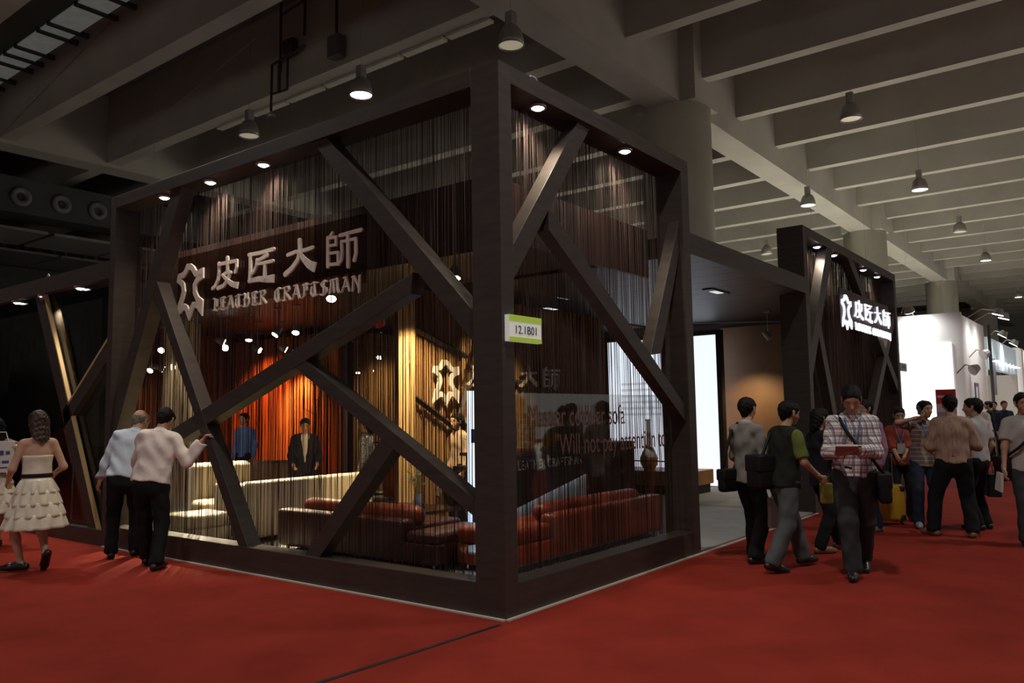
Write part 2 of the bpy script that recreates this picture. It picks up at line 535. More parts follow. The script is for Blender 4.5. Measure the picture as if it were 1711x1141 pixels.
f2 = thing('exhibition_booth', 'farther brown braced frame right of the entrance, holding the lit sign', 'booth', (7.39, 0, 0))
def f2b(a, b, nm):
    MB().box((a[0] - 7.39, a[1], a[2]), (b[0] - 7.39, b[1], b[2])).build(nm, WOOD, f2, bevel=0.004)
f2b((7.39, 0, 0), (7.56, 0.40, H), 'end_post')
f2b((13.22, 0, 0), (13.39, 0.40, H), 'end_post')
f2b((7.56, 0, 4.17), (13.22, 0.32, H), 'top_beam')
f2b((7.56, 0, 0), (13.22, FD, 0.25), 'base_beam')
for pts in ([(9.0, 4.18), (8.68, 4.18), (7.5, 2.3), (7.5, 1.85)],
            [(9.9, 4.18), (10.25, 4.18), (13.25, 2.05), (13.25, 1.80)],
            [(13.25, 3.58), (13.25, 3.3), (10.1, .24), (9.8, .24)],
            [(7.93, 2.9), (8.15, 2.9), (9.35, .24), (9.1, .24)]):
    bi += 1
    poly_y([(x - 7.39, z) for x, z in pts], 0.002 * bi, FD - 0.003 * bi).build('brace', WOOD, f2, bevel=0.003)

cn = thing('entrance_canopy', 'dark brown canopy beam bridging the entrance between the two frames', 'canopy', (3.41, 0, 3.27))
MB().box((0, 0, 0), (3.98, 0.06, 0.24)).build('fascia_board', WOOD, cn)
for i in range(8):
    x0 = 0.0 + i * 0.4975
    MB().box((x0 + 0.004, 0.06, 0.0), (x0 + 0.4935, 3.0, 0.03)).build('soffit_panel', WOOD, cn)
MB().box((0, 0.06, 0.03), (3.98, 3.0, 0.24)).build('canopy_body', BLACK, cn)

# low frame of the neighbouring section, far left
f3 = thing('exhibition_booth', 'lower dark glazed frame at the far left with slanting braces', 'booth', (0, 6.26, 0))
MB().box((0.0, 0.0, 3.30), (0.32, 5.5, 3.52)).build('top_beam', WOOD, f3)
MB().box((0.0, 0.0, 0), (0.32, 5.5, 0.19)).build('base_beam', WOOD, f3)
MB().box((0.0, 5.5, 0), (0.32, 5.7, 3.52)).build('end_post', WOOD, f3)
GOLD = nmat('gilt_and_lit_edge', (0.55, 0.38, 0.18), 0.45)
for pts in ([(2.25, 3.32), (1.98, 3.32), (0.22, 0.19), (0.42, 0.19)],
            [(0.0, 2.55), (0.0, 2.30), (1.15, 1.45), (1.22, 1.62)]):
    poly_x(pts, 0.03, 0.22).build('brace', WOOD, f3)
poly_x([(1.96, 3.30), (1.93, 3.30), (0.17, 0.19), (0.20, 0.19)], 0.03, 0.08).build('edge_strip', GOLD, f3)  # gold strip stands for lamplight on the side of the brace
poly_x([(0.0, 2.60), (0.0, 2.56), (1.22, 1.63), (1.22, 1.67)], 0.03, 0.08).build('edge_strip', GOLD, f3)  # lamplit brace edge put in as gold colour
MB().box((0.10, 0.0, 0.19), (0.112, 5.5, 3.30)).build('glass_pane', glass_mat('dark_pane', (0.45, 0.46, 0.46), 0.10), f3)
struct('wall_showcase', MB().box((0.75, 8.0, 0), (0.85, 12.0, 3.3)), nmat('charcoal_cloth', (0.05, 0.046, 0.042), 0.8, noise=0.5, scale=1.5, stretch=(1, 6, 1)), 'charcoal wall behind the left glazing')
LEATH = nmat('red_brown_leather', (0.16, 0.035, 0.022), 0.5, noise=0.3, scale=5, bump=0.1, bscale=60)
lp = poly_x([(9.15, 0.005), (7.75, 0.005), (8.55, 1.42), (9.15, 1.2)], 0.5, 0.56).build('leather_panel', LEATH)
tag(lp, 'red-brown leather panel standing behind the far left glazing', 'panel')
tag(MB().prism([(0.66, 11.0, 0.9), (0.66, 9.2, 0.9), (0.66, 8.7, 2.3), (0.66, 9.1, 3.1), (0.66, 11.0, 3.1)], (0.05, 0, 0)).build('leather_panel', nmat('grey_hide', (0.085, 0.075, 0.065), 0.5, noise=0.5, scale=3, stretch=(1, 3, 1)), None),
    'large grey hide hanging behind the far left glazing', 'panel')
ca = thing('candle_lamp', 'small glowing candle lamp behind the far left glazing', 'lamp', (0.40, 7.98, 0))
MB().lathe([(0.07, 0), (0.07, 0.015), (0.012, 0.03), (0.012, 1.15), (0.03, 1.16), (0.03, 1.18)], 12).build('stand', METAL, ca, smooth=True)
MB().lathe([(0.0, 1.18), (0.03, 1.2), (0.036, 1.25), (0.02, 1.32), (0.0, 1.35)], 12).build('flame_shade', WARM, ca, smooth=True)

spot('fill_leather', (0.22, 8.0, 3.2), (0.5, 8.35, 0.8), 110, (1.0, 0.72, 0.45), 60, 0.8)  # spot without a fixture, added to brighten the leather panel
# ------------------------------------------------------------------ hanging string curtains
def curtain(name, label, p0, p1, z0, z1, n, rad, mat, seed, gap=0.5, sway=0.012, depth=0.02, parent=None, skip=None):
    rnd = random.Random(seed)
    p0, p1 = Vector(p0), Vector(p1)
    L = (p1 - p0).length
    d = (p1 - p0) / L
    nn = Vector((-d.y, d.x))
    gaps = [0.25 + rnd.random() + (gap * 4 * rnd.random() if rnd.random() < 0.12 else 0) for _ in range(n + 1)]
    tot = sum(gaps)
    vs, fs = [], []
    s = 0
    for i in range(n):
        s += gaps[i] / tot * L
        if skip and skip(s):
            continue
        q = rnd.uniform(-depth, depth)
        zb = z0 + rnd.random() * 0.02
        sw = [rnd.gauss(0, sway) for _ in range(4)]
        r = rad * rnd.uniform(0.7, 1.35)
        base = len(vs)
        a0 = rnd.random() * 6
        for k, (t, w, w2) in enumerate(((1, 0, 0), (0.55, sw[0], sw[1]), (0.0, sw[2], sw[3]))):
            z = zb + (z1 - zb) * t
            c = p0 + d * (s + w) + nn * (q + w2)
            for j in range(3):
                a = a0 + j * 2.0944
                o = d * (r * math.cos(a)) + nn * (r * math.sin(a))
                vs.append((c.x + o.x, c.y + o.y, z))
        for k in range(2):
            for j in range(3):
                j2 = (j + 1) % 3
                fs.append((base + 3 * k + j, base + 3 * k + j2, base + 3 * k + 3 + j2, base + 3 * k + 3 + j))
    me = bpy.data.meshes.new(name)
    me.from_pydata(vs, [], fs)
    o = link_mesh(name, me, mat, parent)
    return tag(o, label, None if parent else 'curtain', None, 'stuff')


curtain('string_curtain', 'brown string curtain hanging behind the left braced frame', (0.27, 0.3), (0.27, 6.12), 0.03, 4.17, 460, 0.0021, STRING, 1)
curtain('string_curtain', 'brown string curtain hanging behind the right braced frame', (0.2, 0.27), (3.24, 0.27), 0.03, 4.17, 240, 0.0021, STRING, 2)
curtain('string_curtain', 'string curtain hanging behind the farther frame with the lit sign', (7.6, 0.27), (13.2, 0.27), 0.03, 4.17, 420, 0.0035, STRING, 3)

# maroon fascia boxes inside the frame
fa = thing('sign_fascia', 'maroon inner fascia running round the corner behind the strings', 'fascia', (0.5, 0.5, 2.64))
MB().box((0, 0.06, 0.31), (0.06, 5.55, 0.96)).build('fascia_board', FASC, fa)
MB().box((0, 0, 0.41), (2.85, 0.06, 0.96)).build('fascia_board', FASC, fa)

# ------------------------------------------------------------------ lettering
def map_px(ox, oy, sc):
    def f(p):
        q = at(ox + p[0] / sc, oy + p[1] / sc, 0, 0.17)
        return (4.0 - q.y, q.z - 3.1)          # u to the right along the face, v up from z 3.1
    return f


M1 = map_px(260, 350, 5.705)
M2 = map_px(440, 360, 6.34)
HIDE = [(325, 542), (350, 560), (378, 610), (402, 606), (436, 588), (436, 634), (395, 665), (368, 720), (370, 790),
        (395, 850), (430, 878), (426, 955), (404, 922), (382, 905), (355, 908), (337, 950), (314, 1008), (290, 940), (266, 925),
        (243, 945), (208, 996), (226, 910), (250, 840), (264, 780), (258, 720), (236, 690), (218, 676), (224, 640), (264, 622), (290, 580), (302, 545)]
HIDE = [M1(p) for p in HIDE]
# each stroke: points and start/end width in metres-to-be
CHAR_PI = [([(600, 515), (600, 600), (590, 670), (560, 735), (540, 752)], 32, 30), ([(600, 522), (680, 505), (770, 487)], 30, 30),
           ([(770, 487), (770, 545), (755, 598)], 30, 24), ([(683, 460), (685, 520), (685, 592)], 34, 32),
           ([(640, 625), (690, 592), (718, 600)], 28, 26), ([(708, 602), (690, 670), (650, 728), (598, 750)], 30, 36),
           ([(648, 632), (690, 680), (735, 712), (785, 722)], 24, 56)]
CHAR_JIANG = [([(885, 432), (1000, 410), (1120, 376)], 30, 32), ([(900, 430), (900, 550), (895, 685)], 36, 36),
              ([(890, 680), (980, 662), (1060, 664), (1122, 656)], 34, 68), ([(1062, 432), (1010, 465), (965, 488)], 32, 26),
              ([(967, 480), (960, 540), (935, 590), (920, 608)], 30, 28), ([(965, 520), (1040, 508), (1118, 490)], 26, 30),
              ([(1045, 510), (1040, 650)], 32, 36)]
CHAR_DA = [([(255, 418), (330, 387), (440, 364), (518, 337)], 36, 34), ([(380, 262), (384, 380), (362, 470), (300, 560), (232, 622)], 42, 52),
           ([(385, 400), (430, 465), (485, 522), (545, 548)], 36, 92)]
CHAR_SHI = [([(727, 182), (700, 228)], 30, 36), ([(680, 235), (680, 540)], 38, 40), ([(690, 238), (770, 226)], 28, 28),
            ([(766, 228), (766, 312)], 28, 28), ([(690, 322), (770, 308)], 26, 26), ([(690, 402), (790, 388)], 26, 26),
            ([(790, 390), (790, 505)], 28, 28), ([(690, 522), (800, 510)], 30, 30), ([(812, 212), (920, 182), (1038, 152)], 32, 36),
            ([(830, 275), (836, 400), (830, 470), (795, 518)], 30, 28), ([(836, 278), (984, 244)], 26, 28),
            ([(982, 244), (985, 400), (968, 475)], 32, 36), ([(900, 190), (905, 540)], 38, 40)]
CHARS = []
for ch, mp, px in ((CHAR_PI, M1, 1 / 5.705), (CHAR_JIANG, M1, 1 / 5.705), (CHAR_DA, M2, 1 / 6.34), (CHAR_SHI, M2, 1 / 6.34)):
    ref = mp(ch[0][0][0])
    r2 = mp((ch[0][0][0][0], ch[0][0][0][1] + 100))
    k = math.hypot(r2[0] - ref[0], r2[1] - ref[1]) / 100
    CHARS.append([([mp(p) for p in pts], w0 * k * 1.12, w1 * k * 1.12) for pts, w0, w1 in ch])


def stroke2d(out, pts, w0, w1, closed=False):
    """appends convex 2-D polygons of a brush stroke"""
    n = len(pts)
    segs = n if closed else n - 1
    for i in range(segs):
        a, b = Vector(pts[i]), Vector(pts[(i + 1) % n])
        wa = w0 + (w1 - w0) * i / segs
        wb = w0 + (w1 - w0) * (i + 1) / segs
        t = (b - a)
        if t.length < 1e-6:
            continue
        t.normalize()
        nn = Vector((-t.y, t.x))
        out.append([a + nn * wa / 2, a - nn * wa / 2, b - nn * wb / 2, b + nn * wb / 2])
    for i in range(n):
        w = w0 + (w1 - w0) * i / max(1, segs)
        if w1 > 1.6 * w0 and i == n - 1:
            continue
        c = Vector(pts[i])
        out.append([c + Vector((math.cos(a), math.sin(a))) * w / 2 for a in [2 * math.pi * k / 10 for k in range(10)]])


NIB = {  # blackletter-like skeletons in a unit-high box
    'L': ([[(.12, .98), (.30, .90), (.26, .12)], [(.08, .10), (.30, .12), (.48, .02), (.66, .16)], [(.50, .85), (.50, .35)]], .72),
    'E': ([[(.15, .92), (.22, .5), (.2, .1), (.45, .02), (.66, .14)], [(.15, .92), (.45, .98), (.62, .86)], [(.2, .52), (.58, .54)], [(.42, .85), (.42, .2)]], .72),
    'A': ([[(.08, .05), (.28, .5), (.38, .98)], [(.38, .98), (.55, .4), (.66, .05)], [(.18, .38), (.55, .38)], [(.2, .95), (.4, .98)]], .74),
    'T': ([[(.10, .86), (.35, .98), (.70, .90)], [(.18, .70), (.14, .3), (.34, .03), (.66, .14)], [(.42, .9), (.42, .12)]], .76),
    'H': ([[(.12, .98), (.24, .88), (.22, .06)], [(.1, .55), (.5, .64), (.62, .5), (.58, .2), (.44, .0)], [(.5, .98), (.5, .64)], [(.1, .05), (.34, .03)]], .74),
    'R': ([[(.14, .95), (.24, .85), (.22, .05)], [(.1, .93), (.5, .98), (.6, .74), (.28, .52)], [(.34, .52), (.52, .3), (.72, .04)], [(.08, .06), (.34, .03)]], .78),
    'C': ([[(.62, .88), (.42, .98), (.16, .8), (.12, .3), (.34, .02), (.64, .14)], [(.40, .9), (.40, .12)]], .72),
    'F': ([[(.14, .92), (.42, .98), (.64, .90)], [(.3, .95), (.32, .2), (.12, .03)], [(.3, .52), (.58, .54)], [(.5, .92), (.5, .56)]], .70),
    'S': ([[(.6, .86), (.4, .98), (.16, .80), (.3, .58), (.56, .46), (.6, .2), (.36, .02), (.1, .12)], [(.38, .86), (.38, .16)]], .72),
    'M': ([[(.08, .05), (.18, .6), (.2, .95)], [(.1, .9), (.36, .96), (.42, .1)], [(.4, .9), (.64, .98), (.68, .3), (.8, .04)]], .90),
    'N': ([[(.14, .02), (.18, .9)], [(.08, .92), (.22, .96), (.5, .4), (.62, .05)], [(.60, -.12), (.62, .95)]], .76),
}


def nib2d(out, pts, w=.13, ang=40):
    nn = Vector((math.cos(math.radians(ang)), math.sin(math.radians(ang)))) * (w / 2)
    for i in range(len(pts) - 1):
        a, b = Vector(pts[i]), Vector(pts[i + 1])
        t = b - a
        m_ = nn if abs(t.x * nn.y - t.y * nn.x) > 0.03 * t.length else nn
        out.append([a + m_, a - m_, b - m_, b + m_])
        th = Vector((-t.y, t.x))
        th = th.normalized() * 0.024
        out.append([a + th, a - th, b - th, b + th])


def sign(label, cat, place, mat, panel=None, panel_mat=None, english=True, thick=0.02, name='stand_sign', emblem=True, ws=1.0):
    """place(u, v, d) -> world point; d is the distance out of the face"""
    t = thing(name, label, cat, place(0, 0, 0))
    org = Vector(place(0, 0, 0))

    def solid(nm, polys, d0=0.0, d1=thick, mt=mat):
        mb = MB()
        for pi, pg in enumerate(polys):
            e = 0.0003 * pi
            a = [Vector(place(p[0], p[1], d0 + e)) - org for p in pg]
            b = [Vector(place(p[0], p[1], d1 + e)) - org for p in pg]
            n = len(a)
            mb.add(a + b, [tuple(range(n))[::-1], tuple(range(n, 2 * n))] + [(i, (i + 1) % n, n + (i + 1) % n, n + i) for i in range(n)])
        return mb.build(nm, mt, t)
    if panel:
        solid('sign_panel', [panel], -0.02, -0.005, panel_mat)
    if emblem:
        n = len(HIDE)
        outer, inner = [], []
        for i in range(n):
            a, p_, b = Vector(HIDE[i - 1]), Vector(HIDE[i]), Vector(HIDE[(i + 1) % n])
            t0, t1 = (p_ - a).normalized(), (b - p_).normalized()
            n0, n1 = Vector((-t0.y, t0.x)), Vector((-t1.y, t1.x))
            mv = (n0 + n1)
            mv = mv / max(mv.length_squared, 0.55) * 2 * 0.034 * ws
            outer.append(p_ + mv)
            inner.append(p_ - mv)
        mb = MB()
        ring = []
        for d_ in (0.0, thick):
            for pts_ in (outer, inner):
                ring.append([Vector(place(q.x, q.y, d_)) - org for q in pts_])
        fs = []
        for i in range(n):
            j = (i + 1) % n
            fs += [(i, j, n + j, n + i), (2 * n + i, 2 * n + j, 3 * n + j, 3 * n + i), (i, j, 2 * n + j, 2 * n + i), (n + i, n + j, 3 * n + j, 3 * n + i)]
        mb.add([q for r_ in ring for q in r_], fs)
        mb.build('hide_emblem', mat, t)
    for ch in CHARS:
        ps = []
        for pts, w0, w1 in ch:
            stroke2d(ps, pts, w0 * ws, w1 * ws)
        solid('character', ps)
    if english:
        words = 'LEATHER CRAFTSMAN'
        u0, v0 = M1((533, 975))
        u1, v1 = M2((1035, 790))
        tw = sum(NIB[c][1] if c != ' ' else .55 for c in words)
        k = (u1 - u0) / tw
        hgt = 0.150
        u = u0
        for c in words:
            if c == ' ':
                u += .55 * k
                continue
            ps = []
            for pts in NIB[c][0]:
                nib2d(ps, pts, .13 * ws)
            ps = [[(u + p[0] * k, v0 + (v1 - v0) * (u - u0) / (u1 - u0) + p[1] * hgt) for p in pg] for pg in ps]
            solid('letter', ps)
            u += NIB[c][1] * k
    return t


ua, va = M1((185, 1030))
ub, vb = M2((1062, 130))
PANEL = [(ua, -0.345), (ub, -0.345), (ub, 0.31), (ua, 0.31)]
SMOKE = glass_mat('smoky_acrylic', (0.62, 0.52, 0.48), 0.03, 0.2)
sign('large cream sign with hide emblem and four Chinese characters on the left face', 'sign',
     lambda u, v, d: (0.19 - d, 4.0 - u, 3.1 + v), SIGNW, PANEL, SMOKE)
# lit copy on the farther frame (its face looks along -Y)
s2 = 3.45 / (ub - ua)
PANEL2 = nmat('sign_back_dark', (0.03, 0.012, 0.012), 0.5)
sign('glowing white sign with hide emblem on the farther frame', 'sign',
     lambda u, v, d: (9.2 + (u - ua) * s2, 0.0 - d, 3.28 + v * 0.95), SIGNL, PANEL, PANEL2, thick=0.03, ws=0.72)

# hanging tag with the stand number
tg = thing('number_tag', 'lime and white stand number tag 12.1B01 on the corner post', 'sign', (0.03, -0.05, 2.085))
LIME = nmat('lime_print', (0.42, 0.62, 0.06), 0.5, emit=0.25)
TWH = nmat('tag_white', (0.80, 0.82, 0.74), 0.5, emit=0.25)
MB().box((0, 0, 0), (0.42, 0.045, 0.205)).build('tag_board', TWH, tg)
MB().box((0, -0.003, 0.155), (0.42, 0, 0.205)).build('lime_band', LIME, tg)
MB().box((0, -0.003, 0.0), (0.42, 0, 0.035)).build('lime_band', LIME, tg)


def text_mesh(name, s, size, mat, parent, M, spacing=1.0, thick=0.0, xscale=1.0, shear=0.0):
    cu = bpy.data.curves.new(name, 'FONT')
    cu.body = s
    cu.size = size
    cu.extrude = thick
    cu.space_character = spacing
    cu.shear = shear
    ob = bpy.data.objects.new(name, cu)
    COL.objects.link(ob)
    dg = bpy.context.evaluated_depsgraph_get()
    me = bpy.data.meshes.new_from_object(ob.evaluated_get(dg))
    bpy.data.objects.remove(ob)
    bpy.data.curves.remove(cu)
    for v in me.vertices:
        v.co.x *= xscale
    # one mesh per character: islands that overlap in x belong together (dots, quotes)
    bm = bmesh.new()
    bm.from_mesh(me)
    bm.faces.ensure_lookup_table()
    seen, isl = set(), []
    for f in bm.faces:
        if f.index in seen:
            continue
        st_, grp = [f], []
        seen.add(f.index)
        while st_:
            q = st_.pop()
            grp.append(q)
            for e in q.edges:
                for f2_ in e.link_faces:
                    if f2_.index not in seen:
                        seen.add(f2_.index)
                        st_.append(f2_)
        xs = [v.co.x for q in grp for v in q.verts]
        isl.append([min(xs), max(xs), grp])
    isl.sort(key=lambda q: q[0])
    out = []
    for a in isl:
        if out and a[0] < out[-1][1] - 0.3 * min(a[1] - a[0], out[-1][1] - out[-1][0]):
            out[-1][1] = max(out[-1][1], a[1])
            out[-1][2] += a[2]
        else:
            out.append(a)
    for _, _, grp in out:
        ids, vs, fs = {}, [], []
        for f in grp:
            fs.append([ids.setdefault(v.index, len(ids)) for v in f.verts])
            for v in f.verts:
                if ids[v.index] == len(vs):
                    vs.append(M @ v.co)
        m2 = bpy.data.meshes.new(name)
        m2.from_pydata([tuple(v) for v in vs], [], fs)
        link_mesh(name, m2, mat, parent)
    bm.free()
    bpy.data.meshes.remove(me)


RX = Matrix.Rotation(math.pi / 2, 4, 'X')      # text plane turned to face -Y
text_mesh('printed_character', '12.1B01', 0.092, nmat('navy_print', (0.015, 0.02, 0.06), 0.5), tg,
          Matrix.Translation((0.058, -0.005, 0.062)) @ RX, 1.0, 0.001, 1.02)

# ------------------------------------------------------------------ downlights in the beams
def downlight(x, y, z, lab, watts=75, inward=(0.5, 0.0)):
    t = thing('downlight', lab, 'light', (x, y, z), 0)
    MB().lathe([(0.050, 0.0), (0.075, 0.0), (0.078, -0.012), (0.072, -0.03), (0.056, -0.03), (0.048, 0.0)], 16).build('trim_ring', METAL, t, smooth=True)
    MB().lathe([(0.056, -0.024), (0.03, -0.042), (0.0, -0.048)], 14).build('lens', LED, t.children[-1], smooth=True)
    spot('downlight_beam', (x, y, z - 0.06), (x + inward[0] * 0.35, y + inward[1] * 0.35, z - 1.0), watts, (1.0, 0.84, 0.62), 125, 1.0, 0.03, t)
    return t


L_IN, R_IN = (0.75, 0.0), (0.0, 0.75)
downlight(0.10, 5.16, 4.17, 'downlight near the left end of the left top beam', inward=L_IN)
downlight(0.10, 4.19, 4.17, 'middle one of three downlights at the left end of the left top beam', inward=L_IN)
downlight(0.10, 3.21, 4.17, 'third downlight from the left end of the left top beam', inward=L_IN)
downlight(0.67, 0.10, 4.17, 'downlight beside the corner post in the right top beam', inward=R_IN)
downlight(2.17, 0.10, 4.17, 'downlight near the column end of the right top beam', inward=R_IN)
for x, nm in ((8.4, 'first'), (9.32, 'second'), (11.23, 'third'), (12.27, 'last')):
    downlight(x, 0.10, 4.17, nm + ' downlight from the left over the glowing white sign', 32, R_IN)
for y, nm in ((9.19, 'leftmost'), (8.30, 'middle'), (7.19, 'rightmost')):
    downlight(0.07, y, 3.30, nm + ' downlight in the low far left frame', 80, L_IN)


def wire(pts, lab):
    tag(MB().tube(pts, 0.007, 6).build('cable_loop', nmat('pale_cable', (0.75, 0.74, 0.72), 0.5)), lab, 'cable')


def arc(c, dx, dy, w, h, n=9, skew=0.3):
    return [(c[0] + dx * (w * (k / n - .5)), c[1] + dy * (w * (k / n - .5)), c[2] + h * math.sin(math.pi * min(1, k / n * (1 - skew) + skew * 0.6))) for k in range(n + 1)]


wire([(0.66, 0.2, H), (0.665, 0.2, H + .09), (0.70, 0.195, H + .15), (0.76, 0.19, H + .155), (0.84, 0.185, H + .10), (0.90, 0.18, H)], 'pale cable loop standing on the right top beam near the corner')
wire(arc((8.7, 0.2, H), 1, 0, 0.2, 0.14), 'pale cable loop on the farther frame above the lit sign')
wire(arc((0.2, 8.5, 3.52), 0.2, 1, 0.2, 0.12), 'pale ring of cable on the low far left beam')
wire(arc((0.2, 9.45, 3.52), 0.2, 1, 0.15, 0.07), 'short cable end at the left of the low far left beam')
wire(arc((0.2, 7.3, 3.52), 0.2, 1, 0.16, 0.05), 'short cable end on the low beam next to the tall frame')
# ================================================================== inside the stand
PART = nmat('dark_brown_wall', (0.07, 0.028, 0.018), 0.6, noise=0.2, scale=1.5, stretch=(1, 1, 0.2))
BWALL = nmat('brown_wall', (0.17, 0.085, 0.04), 0.6, noise=0.15, scale=2)
struct('wall_back', MB().box((1.4, 12.0, 0), (13.4, 12.15, 3.3)), PART, 'dark brown back wall of the stand')
struct('wall_end', MB().box((13.25, 0.42, 0), (13.4, 12, 4.0)), PART, 'dark end wall of the stand')
struct('wall_brown', MB().box((11.2, 0.42, 0), (11.35, 3.0, 3.25)), BWALL, 'brown wall seen through the entrance')
struct('wall_sign', MB().box((2.95, 4.1, 0), (8.2, 4.22, 3.3)), PART, 'dark partition behind the amber curtain')
struct('wall_orange', MB().box((5.6, 8.4, 0), (5.72, 12, 3.2)), PART, 'dark partition behind the orange curtain')
struct('ceiling_stand', MB().box((1.5, 4.3, 3.3), (13.4, 12.2, 3.4)), BLACK, 'black ceiling over the rear of the stand')
struct('ceiling_front', MB().box((0.56, 0.56, 3.3), (3.35, 4.3, 3.4)), BLACK, 'black ceiling over the front of the stand')
struct('ceiling_middle', MB().box((3.42, 3.02, 3.3), (7.48, 4.28, 3.4)), BLACK, 'black ceiling strip behind the entrance canopy')
struct('ceiling_hallway', MB().box((7.5, 0.42, 3.3), (13.2, 4.1, 3.4)), BLACK, 'black ceiling behind the entrance')

# lit curtains
curtain('string_curtain', 'amber string curtain on the partition behind the near sofas', (2.9, 4.03), (8.2, 4.03), 0.02, 3.3, 330, 0.007, STRING_G, 11, sway=0.003)
curtain('string_curtain', 'bundled pale amber strings at the left edge of the partition', (2.80, 4.0), (3.06, 3.94), 0.02, 3.3, 40, 0.008, nmat('pale_amber_string', (0.62, 0.42, 0.20), 0.7), 12, sway=0.003)
curtain('string_curtain', 'glowing orange string curtain on the wall behind the suited man', (5.55, 8.4), (5.55, 12.0), 0.02, 3.2, 150, 0.010, STRING_O, 13, sway=0.003)
curtain('string_curtain', 'brown string curtain on the wall right of the orange one', (5.8, 8.35), (8.2, 8.35), 0.02, 3.2, 150, 0.008, STRING_G, 14, sway=0.003)
curtain('string_curtain', 'pale string curtain at the left end of the stand beyond the cream armchair', (1.9, 8.4), (3.1, 9.3), 0.02, 3.2, 90, 0.007, nmat('ivory_string', (0.52, 0.42, 0.30), 0.7), 15, sway=0.003)
curtain('string_curtain', 'dark red string curtain behind the two men at the left frame', (1.5, 11.92), (5.4, 11.92), 0.02, 3.3, 190, 0.008, nmat('maroon_string', (0.16, 0.04, 0.025), 0.7), 16, sway=0.003)
# thin dark lattice in front of the amber partition
lt = thing('lattice', 'dark slanting lattice bars across the amber partition', 'lattice', (3.0, 3.95, 0))
for a, b in (((0.05, 2.72), (1.15, 2.38)), ((0.05, 1.78), (0.95, 1.30)), ((0.9, 1.3), (1.55, 2.9)), ((0.5, 0.4), (1.0, 1.35)), ((1.0, 1.35), (1.6, 1.75)), ((1.2, 2.2), (4.5, 1.7))):
    MB().tube([(a[0], 0, a[1]), (b[0], 0, b[1])], 0.045, 4).build('bar', WOOD, lt)
# second sign on the partition
k3 = 3.2 / (ub - ua)
SIGNG = nmat('silver_letter', (0.62, 0.58, 0.54), 0.4)
sign('inner sign with hide emblem and four Chinese characters on the amber partition', 'sign',
     lambda u, v, d: (3.38 + (u - ua) * k3, 3.94 - d, 2.10 + v * k3), SIGNG, None, None, english=False, thick=0.03)

# light wall seen through the right bay and the entrance
def grad_emit(name, c0, c1, s):
    M = emat(name, c0, s)
    nt = M.node_tree
    e = [n for n in nt.nodes if n.type == 'EMISSION'][0]
    tc = nt.nodes.new('ShaderNodeTexCoord')
    sp = nt.nodes.new('ShaderNodeSeparateXYZ')
    nt.links.new(tc.outputs['Generated'], sp.inputs[0])
    mx = nt.nodes.new('ShaderNodeMix')
    mx.data_type = 'RGBA'
    nt.links.new(sp.outputs['Z'], mx.inputs[0])
    mx.inputs[6].default_value = (*c0, 1)
    mx.inputs[7].default_value = (*c1, 1)
    nt.links.new(mx.outputs[2], e.inputs[0])
    M.cycles.emission_sampling = 'AUTO'
    return M


LB = grad_emit('light_wall', (0.86, 0.86, 1.0), (0.80, 0.90, 1.0), 1.15)
lw = thing('light_box', 'tall glowing white light box wall seen beside the entrance', 'light box', (10.5, 2.8, 0))
MB().box((0, -0.10, 0.0), (0.16, 2.6, 0.03)).build('plinth', BLACK, lw)
MB().box((0, 0.0, 0.03), (0.06, 2.52, 3.06)).build('lit_face', LB, lw)
MB().box((0.0, -0.10, 0.03), (0.16, 0.0, 3.16)).build('frame_side', BLACK, lw)
MB().box((0.0, 2.52, 0.03), (0.16, 2.62, 3.16)).build('frame_side', BLACK, lw)
MB().box((0.0, 0.0, 3.06), (0.16, 2.52, 3.16)).build('frame_top', BLACK, lw)
GRS = emat('grey_print', (0.72, 0.75, 0.85), 0.9)
for k in range(6):
    MB().box((-0.006, 1.25, 1.45 + k * 0.13), (0.0, 2.2, 1.50 + k * 0.13)).build('printed_line', GRS, lw)
# standing light banner next to the corner post
lb = thing('light_box', 'narrow blue-white light banner standing behind the corner post', 'light box', (2.25, 2.30, 0), math.radians(-40))
MB().box((-0.02, -0.05, 0.0), (0.40, 0.10, 0.03)).build('foot', BLACK, lb)
MB().box((0, 0, 0.03), (0.36, 0.04, 1.80)).build('lit_face', grad_emit('blue_light', (0.55, 0.70, 1.0), (0.85, 0.93, 1.0), 1.5), lb)
for k, (z0, z1, x0, x1) in enumerate(((1.20, 1.36, 0.04, 0.34), (0.70, 0.95, 0.1, 0.3), (0.15, 0.4, 0.05, 0.32))):
    MB().box((x0, -0.006, z0), (x1, 0.0, z1)).build('printed_patch', nmat('blue_print_%d' % k, (0.05, 0.12, 0.4), 0.5), lb)

# glass pane with lettering in the right bay
gp = thing('lettered_glass', 'low glass pane with dark English lettering inside the right bay', 'glass', (0.2, 0.212, 0.25))
MB().box((0, 0, 0), (3.02, 0.010, 1.45)).build('pane', glass_mat('clear_pane', (0.86, 0.86, 0.85), 0.04), gp)
MB().box((-0.012, -0.004, 0), (0.0, 0.014, 1.45)).build('edge_strip', METAL, gp)
INK = nmat('brown_vinyl', (0.13, 0.065, 0.05), 0.5)
text_mesh('letter', 'Master cobbler sofa', 0.27, INK, gp, Matrix.Translation((0.40, -0.004, 1.165)) @ RX, 1.0, 0.001, 0.74)
text_mesh('letter', '"Will not pay attention to"', 0.27, INK, gp, Matrix.Translation((0.78, -0.004, 0.91)) @ RX, 1.0, 0.001, 0.74)

